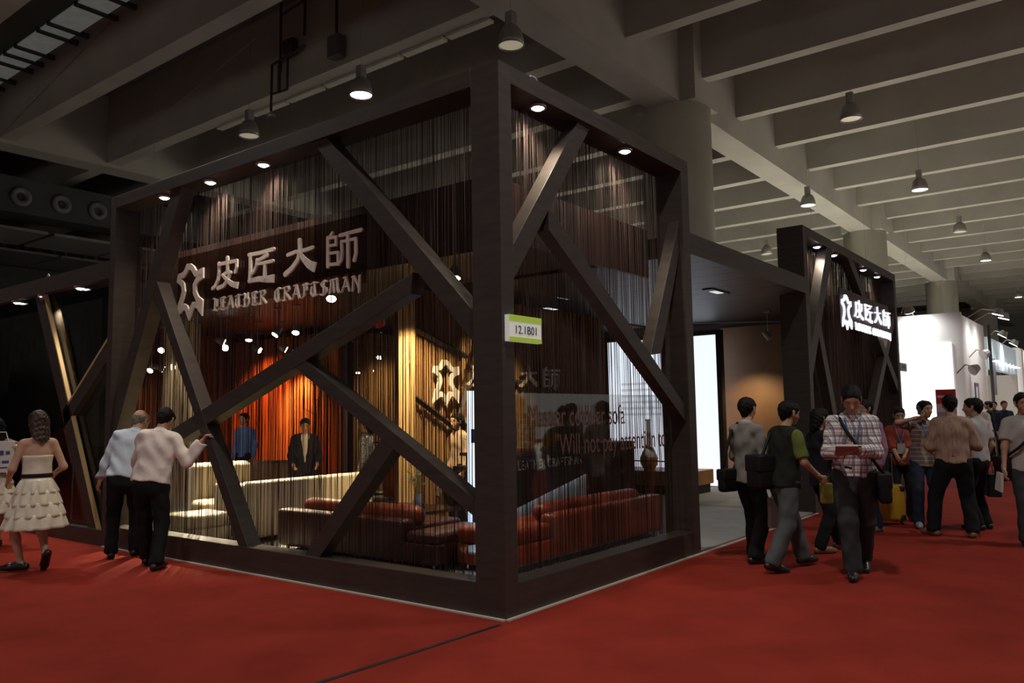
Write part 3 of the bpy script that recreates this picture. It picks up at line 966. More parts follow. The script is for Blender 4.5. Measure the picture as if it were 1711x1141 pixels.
# reception desk with slanting glowing underside
dk = thing('reception_desk', 'dark wedge-shaped reception desk with a glowing slanted underside', 'desk', (2.9, 2.45, 0))
q0, q1 = at(864, 770, 1, 2.45), at(992, 764, 1, 2.45)
e0, e1 = at(864, 846, 1, 2.45), at(990, 785, 1, 2.45)
X0, X1 = q0.x - 2.9 - 0.3, q1.x - 2.9
zt = 1.0
MB().prism([(X0, 0, zt), (X1, 0, zt), (X1, 0, e1.z), (X0, 0, e0.z - 0.08)], (0, 0.6, 0)).build('desk_body', nmat('desk_dark', (0.035, 0.02, 0.018), 0.4), dk)
MB().prism([(X0, 0.06, e0.z - 0.09), (X1, 0.06, e1.z - 0.01), (X1, 0.06, e1.z - 0.02), (X0, 0.06, e0.z - 0.10)], (0, 0.4, 0)).build('led_strip', emat('led_white', (0.85, 0.9, 1.0), 3.0), dk)
MB().prism([(X0, 0.12, e0.z - 0.12), (X1, 0.12, e1.z - 0.05), (X1, 0.12, 0.02), (X0, 0.12, 0.02)], (0, 0.3, 0)).build('foot_panel', nmat('desk_grey', (0.35, 0.36, 0.38), 0.5), dk)
MB().box((X0 - 0.05, -0.08, zt), (X1 + 0.05, 0.66, zt + 0.04)).build('desk_top', nmat('desk_top_dark', (0.05, 0.03, 0.025), 0.3), dk)
text_mesh('letter', 'LEATHER CRAFTSMAN', 0.17, SIGNG, dk, Matrix.Translation((X0 + 0.3, -0.006, 0.81)) @ RX, 1.05, 0.003, 0.85)

# ------------------------------------------------------------------ furniture
BROWN_L = nmat('oxblood_leather', (0.055, 0.011, 0.007), 0.42, noise=0.2, scale=4, bump=0.06, bscale=25)
RED_L = nmat('rust_leather', (0.27, 0.05, 0.022), 0.42, noise=0.2, scale=4, bump=0.06, bscale=25)
CREAM = nmat('cream_leather', (0.72, 0.62, 0.44), 0.5, noise=0.06, scale=4, bump=0.05, bscale=20)
DARKL = nmat('dark_leather', (0.045, 0.016, 0.012), 0.45)
CHROME = nmat('chrome', (0.6, 0.6, 0.6), 0.2, metal=1.0)


def sofa(label, loc, rz, L, ext, mat, bh=0.48, depth=0.92, cush=2, cush_mat=None, arm=True, cz=0.62, group=None):
    """back along local x from 0..L at y=0, seat towards +y; seat block goes on to L+ext as a chaise"""
    t = thing('sofa', label, 'sofa', loc, rz, group)
    soft_box('seat_base', mat, t, (0.0, 0.02, 0.06), (L + ext, depth, 0.27), 0.04)
    soft_box('backrest', mat, t, (0.0, 0.0, 0.07), (L, 0.20, bh), 0.05)
    if arm:
        soft_box('armrest', mat, t, (0.0, 0.19, 0.10), (0.20, depth, bh - 0.04), 0.05)
    n = cush
    w = (L - (0.2 if arm else 0)) / n
    for i in range(n):
        x0 = (0.2 if arm else 0) + i * w
        soft_box('seat_cushion', mat, t, (x0 + 0.005, 0.19, 0.26), (x0 + w - 0.005, depth - 0.01, 0.41), 0.05, bulge=0.02)
        soft_box('back_cushion', cush_mat or mat, t, (x0 + 0.02, 0.19, 0.40), (x0 + w - 0.02, 0.38, cz), 0.07, bulge=0.03)
    if ext > 0:
        soft_box('chaise_cushion', mat, t, (L + 0.005, 0.03, 0.26), (L + ext, depth - 0.01, 0.37), 0.05, bulge=0.02)
    for x in (0.08, L + ext - 0.08):
        for y in (0.10, depth - 0.10):
            MB().tube([(x, y, 0.015), (x, y, 0.07)], 0.02, 8).build('leg', CHROME, t)
    return t


# near sofa: its back runs along the left frame
def mirror_y(o):
    for c in o.children:
        pass
sofa('oxblood leather sofa with its back to the left frame and a low chaise end', (0.93, 4.06, 0.015), math.radians(-90), 2.03, 0.42, BROWN_L, 0.475, 0.92, 2, RED_L, True, 0.58)
# right-hand sofa: back along the right frame; chaise at its left end
def sofa_flip(label, loc, L, ext, mat):
    t = thing('sofa', label, 'sofa', loc)
    soft_box('seat_base', mat, t, (-ext, 0.02, 0.06), (L, 0.70, 0.27), 0.04)
    soft_box('backrest', mat, t, (0.0, 0.0, 0.07), (L, 0.20, 0.50), 0.05)
    soft_box('armrest', mat, t, (L - 0.2, 0.19, 0.10), (L, 0.70, 0.46), 0.05)
    w = (L - 0.2) / 2
    for i in range(2):
        soft_box('seat_cushion', mat, t, (i * w + .005, 0.19, 0.26), (i * w + w - .005, 0.69, 0.41), 0.05, bulge=0.02)
    soft_box('back_cushion', mat, t, (0.12, 0.18, 0.40), (L - 0.25, 0.40, 0.58), 0.08, bulge=0.03)
    soft_box('chaise_cushion', mat, t, (-ext, 0.03, 0.26), (-0.005, 0.69, 0.42), 0.05, bulge=0.02)
    for x in (-ext + 0.08, L - 0.08):
        for y in (0.1, 0.60):
            MB().tube([(x, y, 0.015), (x, y, 0.07)], 0.02, 8).build('leg', CHROME, t)
    return t


sofa_flip('rust leather sofa behind the right frame, seen from its back', (1.92, 0.87, 0.015), 2.35, 0.72, RED_L)
sofa('cream leather sofa standing with its end to the oxblood sofa', (1.02, 4.66, 0.015), 0, 1.95, 0, CREAM, 0.74, 0.85, 2, None, True, 0.70)

ar = thing('armchair', 'cream leather armchair with stacked cushions behind the two men', 'armchair', (1.05, 5.72, 0.015), math.radians(-8))
soft_box('seat_base', CREAM, ar, (0.0, 0.0, 0.06), (0.95, 0.85, 0.26), 0.04)
soft_box('seat_cushion', CREAM, ar, (0.02, 0.0, 0.25), (0.72, 0.62, 0.43), 0.06, bulge=0.02)
soft_box('backrest', CREAM, ar, (0.1, 0.62, 0.10), (0.95, 0.84, 0.90), 0.08, bulge=0.02)
soft_box('armrest', CREAM, ar, (0.74, 0.0, 0.10), (0.95, 0.64, 0.62), 0.06)
for x in (0.08, 0.87):
    for y in (0.08, 0.77):
        MB().tube([(x, y, 0.0), (x, y, 0.07)], 0.02, 8).build('leg', CHROME, ar)
ot = thing('ottoman', 'cream leather footstool in front of the cream armchair', 'footstool', (0.42, 5.02, 0.015), math.radians(-3))
soft_box('base', CREAM, ot, (0, 0, 0.06), (0.55, 0.55, 0.22), 0.03)
soft_box('cushion', CREAM, ot, (0, 0, 0.215), (0.55, 0.55, 0.38), 0.05, bulge=0.02)
for x in (0.07, 0.48):
    for y in (0.07, 0.48):
        MB().tube([(x, y, 0.0), (x, y, 0.07)], 0.02, 8).build('leg', CHROME, ot)

sofa('dark leather sofa beyond the cream one, back towards the viewer', (*at(390, 868, 2, 0.0).xy, 0.015), math.radians(-50), 0.85, 0, DARKL, 0.86, 0.85, 1, None, True, 0.84)
sofa('dark red sofa between the two standing visitors at the rear', (5.2, 6.1, 0.015), math.radians(-5), 1.7, 0, RED_L, 0.72, 0.85, 2, None, True, 0.75)

# low glass side table by the corner post
gt = thing('side_table', 'round glass side table right behind the corner post', 'table', (0.72, 0.78, 0.015))
MB().lathe([(0.0, 0.33), (0.23, 0.33), (0.235, 0.338), (0.23, 0.345), (0.0, 0.345)], 28).build('table_top', glass_mat('table_glass', (0.75, 0.8, 0.85), 0.25), gt, smooth=False)
MB().lathe([(0.16, 0.0), (0.16, 0.02), (0.03, 0.04), (0.025, 0.30), (0.12, 0.33)], 20).build('pedestal', CHROME, gt, smooth=True)

ct = thing('coffee_table', 'low dark coffee table behind the oxblood sofa', 'table', (2.05, 2.75, 0.015))
MB().box((0, 0, 0.36), (0.6, 1.0, 0.40)).build('table_top', nmat('table_dark', (0.05, 0.025, 0.018), 0.25), ct, bevel=0.005)
for x in (0.06, 0.54):
    for y in (0.06, 0.94):
        MB().box((x - .03, y - .03, 0), (x + .03, y + .03, 0.36)).build('leg', WOOD, ct)
LEAF = nmat('leaf_green', (0.20, 0.30, 0.05), 0.5)


def flowers(label, loc, h=0.3, n=14, petal=(0.75, 0.70, 0.35)):
    t = thing('vase_of_flowers', label, 'flowers', loc)
    MB().lathe([(0.0, 0), (0.05, 0), (0.07, 0.06), (0.045, 0.13), (0.055, 0.16)], 14).build('vase', nmat('vase_white', (0.6, 0.58, 0.5), 0.3), t, smooth=True)
    rnd = random.Random(int(loc[0] * 100))
    pm = nmat('petal_%d' % int(loc[0] * 100), petal, 0.6)
    for i in range(n):
        a, r = rnd.random() * 6.28, rnd.random() * 0.11
        p = (r * math.cos(a), r * math.sin(a), 0.14 + h * (0.4 + 0.6 * rnd.random()))
        MB().tube([(0, 0, 0.1), (p[0] * .5, p[1] * .5, p[2] * .6), p], 0.004, 4).build('stem', LEAF, t)
        if i % 2:
            MB().lathe([(0, -.02), (.025, 0), (.03, .02), (0, .015)], 7, p).build('blossom', pm, t, smooth=True)
        else:
            u = Vector((math.cos(a), math.sin(a), 0.5)) * 0.09
            w = Vector((-math.sin(a), math.cos(a), 0)) * 0.018
            q = Vector(p)
            MB().prism([q, q + u * .5 + w, q + u, q + u * .5 - w], (0, 0, 0.003)).build('leaf', LEAF, t)
    return t


flowers('yellow flowers in a vase on the coffee table', (2.35, 3.2, 0.415))
tb = thing('side_table', 'slim dark stand carrying green flowers at the rear', 'table', (6.1, 7.7, 0.015))
MB().box((-.2, -.2, .98), (.2, .2, 1.02)).build('table_top', DARKL, tb)
MB().box((-.05, -.05, .02), (.05, .05, .98)).build('pedestal', DARKL, tb)
MB().box((-.16, -.16, 0), (.16, .16, .02)).build('foot', DARKL, tb)
flowers('green flowers in a vase on the slim dark stand', (6.1, 7.7, 1.035), 0.25, 12, (0.55, 0.62, 0.15))
tb2 = thing('side_table', 'small dark stand with greenery next to the light banner', 'table', (2.62, 2.52, 0.015))
MB().box((-.18, -.18, .86), (.18, .18, .9)).build('table_top', DARKL, tb2)
MB().box((-.05, -.05, .02), (.05, .05, .86)).build('pedestal', DARKL, tb2)
MB().box((-.16, -.16, 0), (.16, .16, .02)).build('foot', DARKL, tb2)
flowers('leafy greenery in a vase next to the light banner', (2.62, 2.52, 0.915), 0.22, 14, (0.45, 0.55, 0.12))

# wooden display bench with rail, seen under the light box
bn = thing('display_bench', 'amber wooden display bench with a thin rail before the light box', 'bench', (8.6, 2.55, 0.015))
AMB = nmat('amber_wood', (0.42, 0.20, 0.07), 0.45, noise=0.2, scale=3)
MB().box((0, 0, 0.16), (1.0, 2.2, 0.42)).build('bench_body', AMB, bn, bevel=0.006)
MB().box((0.05, 0.05, 0.0), (0.95, 2.15, 0.16)).build('plinth', BLACK, bn)
for y in (0.05, 0.8, 1.5, 2.15):
    MB().tube([(0.05, y, 0.42), (0.05, y, 0.60)], 0.012, 6).build('rail_post', BLACK, bn)
MB().tube([(0.05, 0.0, 0.60), (0.05, 2.2, 0.60)], 0.013, 6).build('rail', BLACK, bn)
vs = thing('vase', 'tall amber bottle vase standing on the display bench', 'vase', (8.95, 3.55, 0.435))
MB().lathe([(0.0, 0), (0.10, 0.0), (0.16, 0.1), (0.17, 0.22), (0.11, 0.36), (0.045, 0.48), (0.04, 0.9), (0.055, 0.95)], 24).build('vase_body', nmat('amber_glaze', (0.45, 0.30, 0.18), 0.25), vs, smooth=True)
tbl = thing('shelf_box', 'tall dark reddish cabinet between the desk and the light box', 'cabinet', (5.6, 2.5, 0.015))
DKR = nmat('cabinet_red', (0.07, 0.018, 0.012), 0.4)
MB().box((0, 0, 0.1), (0.9, 0.5, 1.06)).build('body', DKR, tbl, bevel=0.006)
MB().box((0.03, -0.02, 0.14), (0.44, 0.0, 1.02)).build('door', DARKL, tbl)
MB().box((0.46, -0.02, 0.14), (0.87, 0.0, 1.02)).build('door', DARKL, tbl)
MB().box((0.05, 0.05, 0), (0.85, 0.45, 0.1)).build('plinth', BLACK, tbl)

# dark bin at the outer end of the right frame
bi = thing('waste_bin', 'dark bin standing at the entrance end of the right frame', 'bin', (3.54, 0.22, 0))
MB().lathe([(0.0, 0.0), (0.085, 0.0), (0.115, 0.30), (0.125, 0.30), (0.125, 0.315), (0.105, 0.315), (0.08, 0.02), (0, 0.02)], 20).build('bin_body', nmat('bin_dark', (0.035, 0.02, 0.03), 0.5), bi, smooth=True)

# wall lamp glow, red lantern
rl = thing('red_lantern', 'dim red lantern hanging high behind the left frame', 'lantern', at(630, 548, 1, 6.45))
MB().lathe([(0.04, 0.0), (0.12, 0.03), (0.15, 0.10), (0.12, 0.17), (0.04, 0.20)], 18).build('shade', nmat('lantern_red', (0.5, 0.03, 0.015), 0.5, emit=0.02, ecol=(1, 0.08, 0.02)), rl, smooth=True)
MB().tube([(0, 0, 0.2), (0, 0, 0.75)], 0.008, 5).build('cord', BLACK, rl)

# branch stand against the orange curtain
br = thing('branch', 'thin dark twig rising in front of the orange curtain', 'branch', (5.2, 8.75, 0.015))
MB().lathe([(0, 0), (.12, 0), (.10, .5), (.12, .9), (.05, 1.0)], 14).build('floor_vase', DARKL, br, smooth=True)
MB().tube([(0, 0, .9), (.05, .02, 1.5), (-.02, -.03, 2.0), (.03, 0.03, 2.6)], [.02, .016, .012, .006], 6).build('twig', DARKL, br)
for z, dx, dy in ((1.55, -.05, .28), (1.8, .05, -.2), (2.1, .0, .25), (2.3, -.03, -.2)):
    MB().tube([(0, 0, z), (dx, dy * .6, z + .1), (dx * 1.5, dy, z + .12)], [.01, .008, .004], 5).build('twig', DARKL, br)

# ------------------------------------------------------------------ track spotlights
def track_spot(px, py, z, aim, lab, lit=True, grp='track spotlights inside the stand'):
    p = at(px, py, 2, z)
    t = thing('track_spotlight', lab, 'spotlight', p, 0, grp)
    d = Vector(aim).normalized()
    MB().box((-.035, -.06, 3.27 - p.z), (.035, .06, 3.30 - p.z)).build('mount', METAL, t)
    MB().tube([(0, 0, 3.27 - p.z), (0, 0, 0.05)], 0.008, 6).build('stem', METAL, t)
    MB().tube([-d * 0.10, -d * 0.02, d * 0.06], [0.04, 0.055, 0.062], 12).build('head', METAL, t)
    lens = MB().tube([d * 0.061, d * 0.066], [0.058, 0.055], 12)
    lens.build('lens', WARM if lit else GREYP, t.children[-1])
    return t


ROW = 'warm track spotlight glowing under the black ceiling'
track_list = [
    (235, 570, 2.75, (-.5, -.3, -.7), 'upper left of the four spotlights above the two men'),
    (229, 587, 2.75, (-.3, -.6, -.7), 'leftmost low spotlight above the two men'),
    (248, 585, 2.75, (-.6, -.4, -.7), 'third spotlight in the bright cluster above the two men'),
    (271, 582, 2.75, (-.5, -.5, -.6), 'right one of the bright cluster above the two men'),
    (233, 617, 2.5, (-.5, -.5, -.6), 'left one of the lower row over the older man'),
    (253, 616, 2.5, (-.6, -.3, -.6), 'middle one of the lower row over the older man'),
    (268, 615, 2.5, (.6, -.3, -.3), 'dim small spotlight in the lower row above the dark-haired man'),
    (290, 612, 2.5, (-.6, -.6, -.3), 'tiny spotlight just left of the long slanting brace'),
    (328, 609, 2.6, (-.6, -.3, -.7), 'lone spotlight just right of the long slanting brace'),
    (369, 570, 2.85, (.6, -.4, -.3), 'left spotlight of the pair under the sign letters'),
    (378, 580, 2.8, (-.7, -.6, -.3), 'round facing spotlight under the sign letters'),
    (416, 563, 2.9, (-.2, -.2, -.9), 'spotlight pointing down under the middle of the sign'),
    (430, 583, 2.8, (.4, -.8, -.5), 'spotlight turned right under the middle of the sign'),
    (463, 555, 2.9, (-.6, .1, -.7), 'spotlight under the letters right of the sign middle'),
    (473, 582, 2.8, (.6, -.5, -.4), 'dim spotlight just above the long rising brace'),
    (495, 551, 2.9, (-.4, -.3, -.8), 'spotlight touching the upper edge of the rising brace'),
    (554, 493, 2.95, (-.3, -.3, -.6), 'high spotlight right below the last sign letters'),
    (574, 596, 2.75, (-.5, -.6, -.5), 'left one of the four spotlights over the patterned shirt'),
    (598, 619, 2.6, (-.2, -.2, -.9), 'low spotlight pointing down over the patterned shirt'),
    (619, 619, 2.6, (.5, -.7, -.5), 'low right spotlight over the patterned shirt'),
    (634, 594, 2.8, (-.5, -.3, -.7), 'upper right spotlight beside the pale amber strings'),
    (940, 576, 2.85, (.2, -.9, -.3), 'single glowing spotlight right of the number tag'),
    (760, 458, 3.05, (-.3, -.3, -.9), 'high spotlight left of the corner post'),
]
for px, py, z, aim, lab in track_list:
    track_spot(px, py, z, aim, lab)
track_spot(962, 576, 2.75, (.2, .2, -.9), 'switched-off spotlight next to the single glowing one', False)
track_spot(1283, 561, 2.85, (.1, -.6, -.7), 'round pale spotlight on the rail in the entrance', False)


def rail(a, b, lab):
    a, b = Vector(a), Vector(b)
    n = Vector((-(b - a).y, (b - a).x, 0)).normalized() * 0.018
    t = tag(MB().prism([a + n, a - n, b - n, b + n], (0, 0, 0.03)).build('light_rail', METAL), lab, 'rail')


rail(at(1160, 541, 2, 3.27), at(1320, 538, 2, 3.27), 'thin light rail across the entrance ceiling')
rail(at(395, 557, 2, 3.27), at(492, 561, 2, 3.27), 'light rail under the middle of the large sign')
rail(at(575, 570, 2, 3.27), at(664, 580, 2, 3.27), 'light rail left of the pale amber strings')
rail(at(225, 560, 2, 3.27), at(285, 560, 2, 3.27), 'light rail above the bright cluster over the two men')
rail(at(938, 553, 2, 3.27), at(985, 556, 2, 3.27), 'short light rail right of the number tag')

# recessed slot light in the canopy
sl2 = thing('slot_light', 'dim oblong slot light recessed in the entrance canopy', 'light', at(1197, 487, 2, 3.262))
MB().box((-.32, -.08, -.01), (.32, .08, .005)).build('frame', BLACK, sl2)
MB().box((-.14, -.05, -.016), (.14, .05, -.01)).build('lens', emat('slot_glow', (0.85, 0.95, 0.92), 0.8), sl2)

for (px_, py_), lab_ in (((1040, 485), 'slot light glimpsed under the rightmost brace of the right bay'), ((890, 485), 'slot light glimpsed above the number tag'),
                         ((945, 497), 'slot light glimpsed right of the number tag, upper'), ((920, 515), 'slot light glimpsed right of the number tag, lower')):
    q = at(px_, py_, 2, 3.285)
    s_ = thing('slot_light', lab_, 'light', q)
    MB().box((-.26, -.07, -.008), (.26, .07, .013)).build('frame', BLACK, s_)
    MB().box((-.15, -.05, -.014), (.15, .05, -.008)).build('lens', emat('slot_glow_b', (0.9, 0.95, 0.95), 0.9), s_)
# glowing bowl lamp and gilt ornaments on a low cabinet behind the farther frame
q = at(1379, 775, 1, 1.2)
bw = thing('bowl_lamp', 'shallow glowing bowl lamp behind the farther frame', 'lamp', (q.x, 1.2, 0.015))
MB().lathe([(0, 0), (.16, 0), (.16, .02), (.02, .04), (.02, q.z - .05)], 16).build('stand', METAL, bw, smooth=True)
MB().lathe([(.02, q.z - .05), (.16, q.z - .02), (.24, q.z + .06), (.20, q.z + .05), (0, q.z)], 20).build('bowl', emat('bowl_glow', (1.0, .86, .62), 2.2), bw, smooth=True)
q = at(1377, 635, 1, 1.5)
for k, (dx_, dz_, r_) in enumerate(((0, 0, .10), (.22, .12, .13), (.40, -.05, .08))):
    o_ = thing('gilt_ornament', ['left gilt disc ornament hanging behind the farther frame', 'larger middle gilt disc ornament behind the farther frame', 'right gilt disc ornament behind the farther frame'][k], 'ornament', (q.x + dx_, 1.5, q.z + dz_))
    b_ = MB().lathe([(0, -.02), (r_, -.015), (r_ * 1.05, 0), (r_, .015), (0, .02)], 20).build('disc', GOLD, o_, smooth=True)
    b_.rotation_euler = (math.pi / 2, 0, 0)
    MB().tube([(0, 0, r_), (0, 0, 3.3 - q.z - dz_)], .006, 5).build('cord', GOLD, o_)
spot('beam_gilt', (8.6, .9, 3.2), (8.6, 1.5, 1.9), 40, (1.0, 0.72, 0.36), 70, 0.8)

# lamps that actually light the inside (for the track spots above, plus added visitor fills)
AMBER = (1.0, 0.72, 0.36)
spot('beam_cream', (1.9, 6.9, 2.75), (1.3, 5.7, 0.4), 1500, (1.0, 0.84, 0.56), 60, 0.7)
spot('beam_cream', (2.6, 5.7, 2.85), (1.8, 4.7, 0.6), 900, (1.0, 0.82, 0.5), 55, 0.7)
spot('beam_amber', (2.6, 3.2, 2.9), (3.2, 4.03, 1.6), 330, AMBER, 80, 0.7)
spot('beam_amber', (4.6, 2.9, 2.9), (4.6, 4.03, 1.5), 160, AMBER, 90, 0.7)
spot('beam_orange', (5.05, 9.5, 2.35), (5.55, 9.55, 1.75), 170, (1.0, 0.68, 0.25), 110, 0.9)
spot('beam_orange', (4.6, 10.6, 2.9), (5.55, 10.6, 1.4), 240, (1.0, 0.35, 0.10), 110, 0.8)
spot('beam_rear', (6.4, 7.0, 2.9), (6.8, 8.3, 1.2), 120, AMBER, 90, 0.8)
spot('beam_left', (2.6, 10.6, 2.9), (2.8, 11.9, 1.2), 90, AMBER, 90, 0.8)
spot('beam_ivory', (2.3, 8.0, 2.9), (2.9, 9.0, 1.2), 60, (1.0, 0.85, 0.6), 80, 0.8)
spot('beam_rust', (2.0, 2.4, 2.9), (2.3, 1.3, 0.4), 150, (1.0, 0.75, 0.45), 70, 0.8)
spot('beam_chaise', (2.0, 2.3, 2.9), (1.5, 1.8, 0.4), 110, (1.0, 0.75, 0.45), 50, 0.8)
spot('beam_wall', (10.4, 2.3, 2.2), (11.2, 2.2, 1.2), 60, AMBER, 120, 0.9)
spot('beam_floor', (9.6, 2.2, 2.9), (9.4, 2.1, 0.0), 60, (1.0, 0.92, 0.8), 60, 0.9)
spot('fill_visitor', (4.9, 5.6, 2.9), (*at(612, 862, 2, 0.0).xy, 1.1), 220, (1.0, 0.82, 0.55), 60, 0.8)  # added to brighten the visitor in the speckled top
spot('fill_visitor', (2.6, 4.0 - 0.6, 2.95), (*at(768, 880, 2, 0.0).xy, 1.1), 60, AMBER, 70, 0.8)  # added to brighten the woman in beige
# ================================================================== people
def _net(F, o, h):
    """naive surface nets on a regular grid; returns vertices and quads"""
    s = F < 0
    nx, ny, nz = F.shape
    cnt = np.zeros((nx - 1, ny - 1, nz - 1), np.int8)
    for dx in (0, 1):
        for dy in (0, 1):
            for dz in (0, 1):
                cnt += s[dx:nx - 1 + dx, dy:ny - 1 + dy, dz:nz - 1 + dz]
    act = (cnt > 0) & (cnt < 8)
    idx = np.full(act.shape, -1, np.int64)
    ci = np.argwhere(act)
    if len(ci) == 0:
        return np.zeros((0, 3)), np.zeros((0, 4), int)
    idx[act] = np.arange(len(ci))
    acc = np.zeros((len(ci), 3))
    num = np.zeros(len(ci))
    I, J, K = ci.T
    for ax in range(3):
        for a in (0, 1):
            for b in (0, 1):
                off = [0, 0, 0]
                o2 = [x for x in range(3) if x != ax]
                off[o2[0]], off[o2[1]] = a, b
                v0 = F[I + off[0], J + off[1], K + off[2]]
                e = list(off)
                e[ax] = 1
                v1 = F[I + e[0], J + e[1], K + e[2]]
                m_ = (v0 < 0) != (v1 < 0)
                t = np.where(m_, v0 / np.where(v0 == v1, 1, v0 - v1), 0)
                p = np.zeros((len(ci), 3))
                p[:, 0], p[:, 1], p[:, 2] = off
                p[:, ax] = t
                acc += p * m_[:, None]
                num += m_
    V = (ci + acc / np.maximum(num, 1)[:, None]) * h + np.array(o)
    Q = []
    for ax in range(3):
        b, c = [(1, 2), (2, 0), (0, 1)][ax]
        sl0 = [slice(None)] * 3
        sl1 = [slice(None)] * 3
        sl0[ax] = slice(0, -1)
        sl1[ax] = slice(1, None)
        e = s[tuple(sl0)] != s[tuple(sl1)]
        sg = s[tuple(sl0)]
        for q in (b, c):
            n = e.shape[q]
            cut = np.zeros(n, bool)
            cut[1:-1] = True
            shp = [1, 1, 1]
            shp[q] = n
            e = e & cut.reshape(shp)
        P = np.argwhere(e)
        if len(P) == 0:
            continue
        sgn = sg[tuple(P.T)]

        def cell(db, dc):
            R = P.copy()
            R[:, b] -= db
            R[:, c] -= dc
            return idx[tuple(R.T)]
        q4 = np.stack([cell(1, 1), cell(0, 1), cell(0, 0), cell(1, 0)], 1)
        q4[~sgn] = q4[~sgn][:, ::-1]
        Q.append(q4)
    return V, np.concatenate(Q)


def d_cone(P, a, b, ra, rb, flat=None):
    a, b = np.asarray(a, float), np.asarray(b, float)
    if flat is not None:
        n, f = flat
        n = np.asarray(n, float)
        k = 1 / f - 1
        P = P + ((P - a) @ n)[:, None] * n * k
        b = b + ((b - a) @ n) * n * k
    ba = b - a
    L = ba @ ba
    pa = P - a
    t = np.clip((pa @ ba) / L, 0, 1) if L > 1e-12 else np.zeros(len(P))
    return np.linalg.norm(pa - t[:, None] * ba, axis=1) - (ra + (rb - ra) * t)


def smin(a, b, k):
    h = np.clip(0.5 + 0.5 * (b - a) / k, 0, 1)
    return b * (1 - h) + a * h - k * h * (1 - h)


def field(prims, P, off=0.0, k=0.03):
    out = None
    for pr in prims:
        d = d_cone(P, pr[0], pr[1], pr[2] + off, pr[3] + off, pr[4] if len(pr) > 4 else None)
        out = d if out is None else smin(out, d, k)
    return out


def mesh_from(fn, lo, hi, h):
    n = [max(4, int(math.ceil((hi[i] - lo[i]) / h)) + 1) for i in range(3)]
    ax = [lo[i] + np.arange(n[i]) * h for i in range(3)]
    G = np.stack(np.meshgrid(*ax, indexing='ij'), -1).reshape(-1, 3)
    F = fn(G).reshape(n)
    return _net(F, lo, h)


def bounds(prims, pad):
    pts = np.array([p for pr in prims for p in (pr[0], pr[1])], float)
    r = max(max(pr[2], pr[3]) for pr in prims) + pad
    return pts.min(0) - r, pts.max(0) + r


def np_mesh(name, parts, mat, parent):
    vs, qs, n = [], [], 0
    for V, Q in parts:
        vs.append(V)
        qs.append(Q + n)
        n += len(V)
    V = np.concatenate(vs)
    Q = np.concatenate(qs)
    me = bpy.data.meshes.new(name)
    me.vertices.add(len(V))
    me.vertices.foreach_set('co', V.astype(np.float32).ravel())
    me.loops.add(len(Q) * 4)
    me.loops.foreach_set('vertex_index', Q.astype(np.int32).ravel())
    me.polygons.add(len(Q))
    me.polygons.foreach_set('loop_start', np.arange(0, len(Q) * 4, 4, dtype=np.int32))
    me.polygons.foreach_set('loop_total', np.full(len(Q), 4, np.int32))
    me.update(calc_edges=True)
    me.validate()
    return link_mesh(name, me, mat, parent, smooth=True)


def ik(a, b, l1, l2, pole):
    a, b, pole = (np.asarray(x, float) for x in (a, b, pole))
    d = b - a
    L = np.linalg.norm(d)
    if L > (l1 + l2) * 0.999:
        b = a + d / L * (l1 + l2) * 0.999
        d = b - a
        L = np.linalg.norm(d)
    u = d / L
    x = (l1 * l1 - l2 * l2 + L * L) / (2 * L)
    hgt = math.sqrt(max(0, l1 * l1 - x * x))
    w = pole - (pole @ u) * u
    w = w / (np.linalg.norm(w) + 1e-9)
    return a + u * x + w * hgt, b


def rot(ax, deg):
    c, s = math.cos(math.radians(deg)), math.sin(math.radians(deg))
    return np.array({'x': [[1, 0, 0], [0, c, -s], [0, s, c]], 'y': [[c, 0, s], [0, 1, 0], [-s, 0, c]], 'z': [[c, -s, 0], [s, c, 0], [0, 0, 1]]}[ax])


SKIN = nmat('skin', (0.42, 0.23, 0.14), 0.55, noise=0.08, scale=12)
SKIN_L = nmat('skin_light', (0.55, 0.34, 0.23), 0.55, noise=0.08, scale=12)
HAIR = nmat('black_hair', (0.006, 0.005, 0.005), 0.65, spec=0.2, bump=0.3, bscale=90, noise=0.3, scale=40)
HAIR_B = nmat('brown_hair', (0.035, 0.016, 0.010), 0.4, bump=0.3, bscale=90, noise=0.3, scale=40)
HAIR_G = nmat('grey_hair', (0.16, 0.13, 0.11), 0.6, bump=0.3, bscale=90, noise=0.3, scale=40)
EYE = nmat('dark_eye', (0.012, 0.008, 0.006), 0.25)
LIPS = nmat('lips', (0.30, 0.10, 0.08), 0.5)
SHOE = nmat('black_shoe', (0.012, 0.011, 0.011), 0.35)
SHOE_T = nmat('tan_shoe', (0.20, 0.10, 0.05), 0.4)
SHOE_G = nmat('grey_shoe', (0.22, 0.24, 0.27), 0.5)


def cloth(name, col, bump=0.35, sc=9, noise=0.08):
    return nmat(name, col, 0.85, noise=noise, scale=sc, bump=bump, bscale=sc * 1.6, spec=0.15)


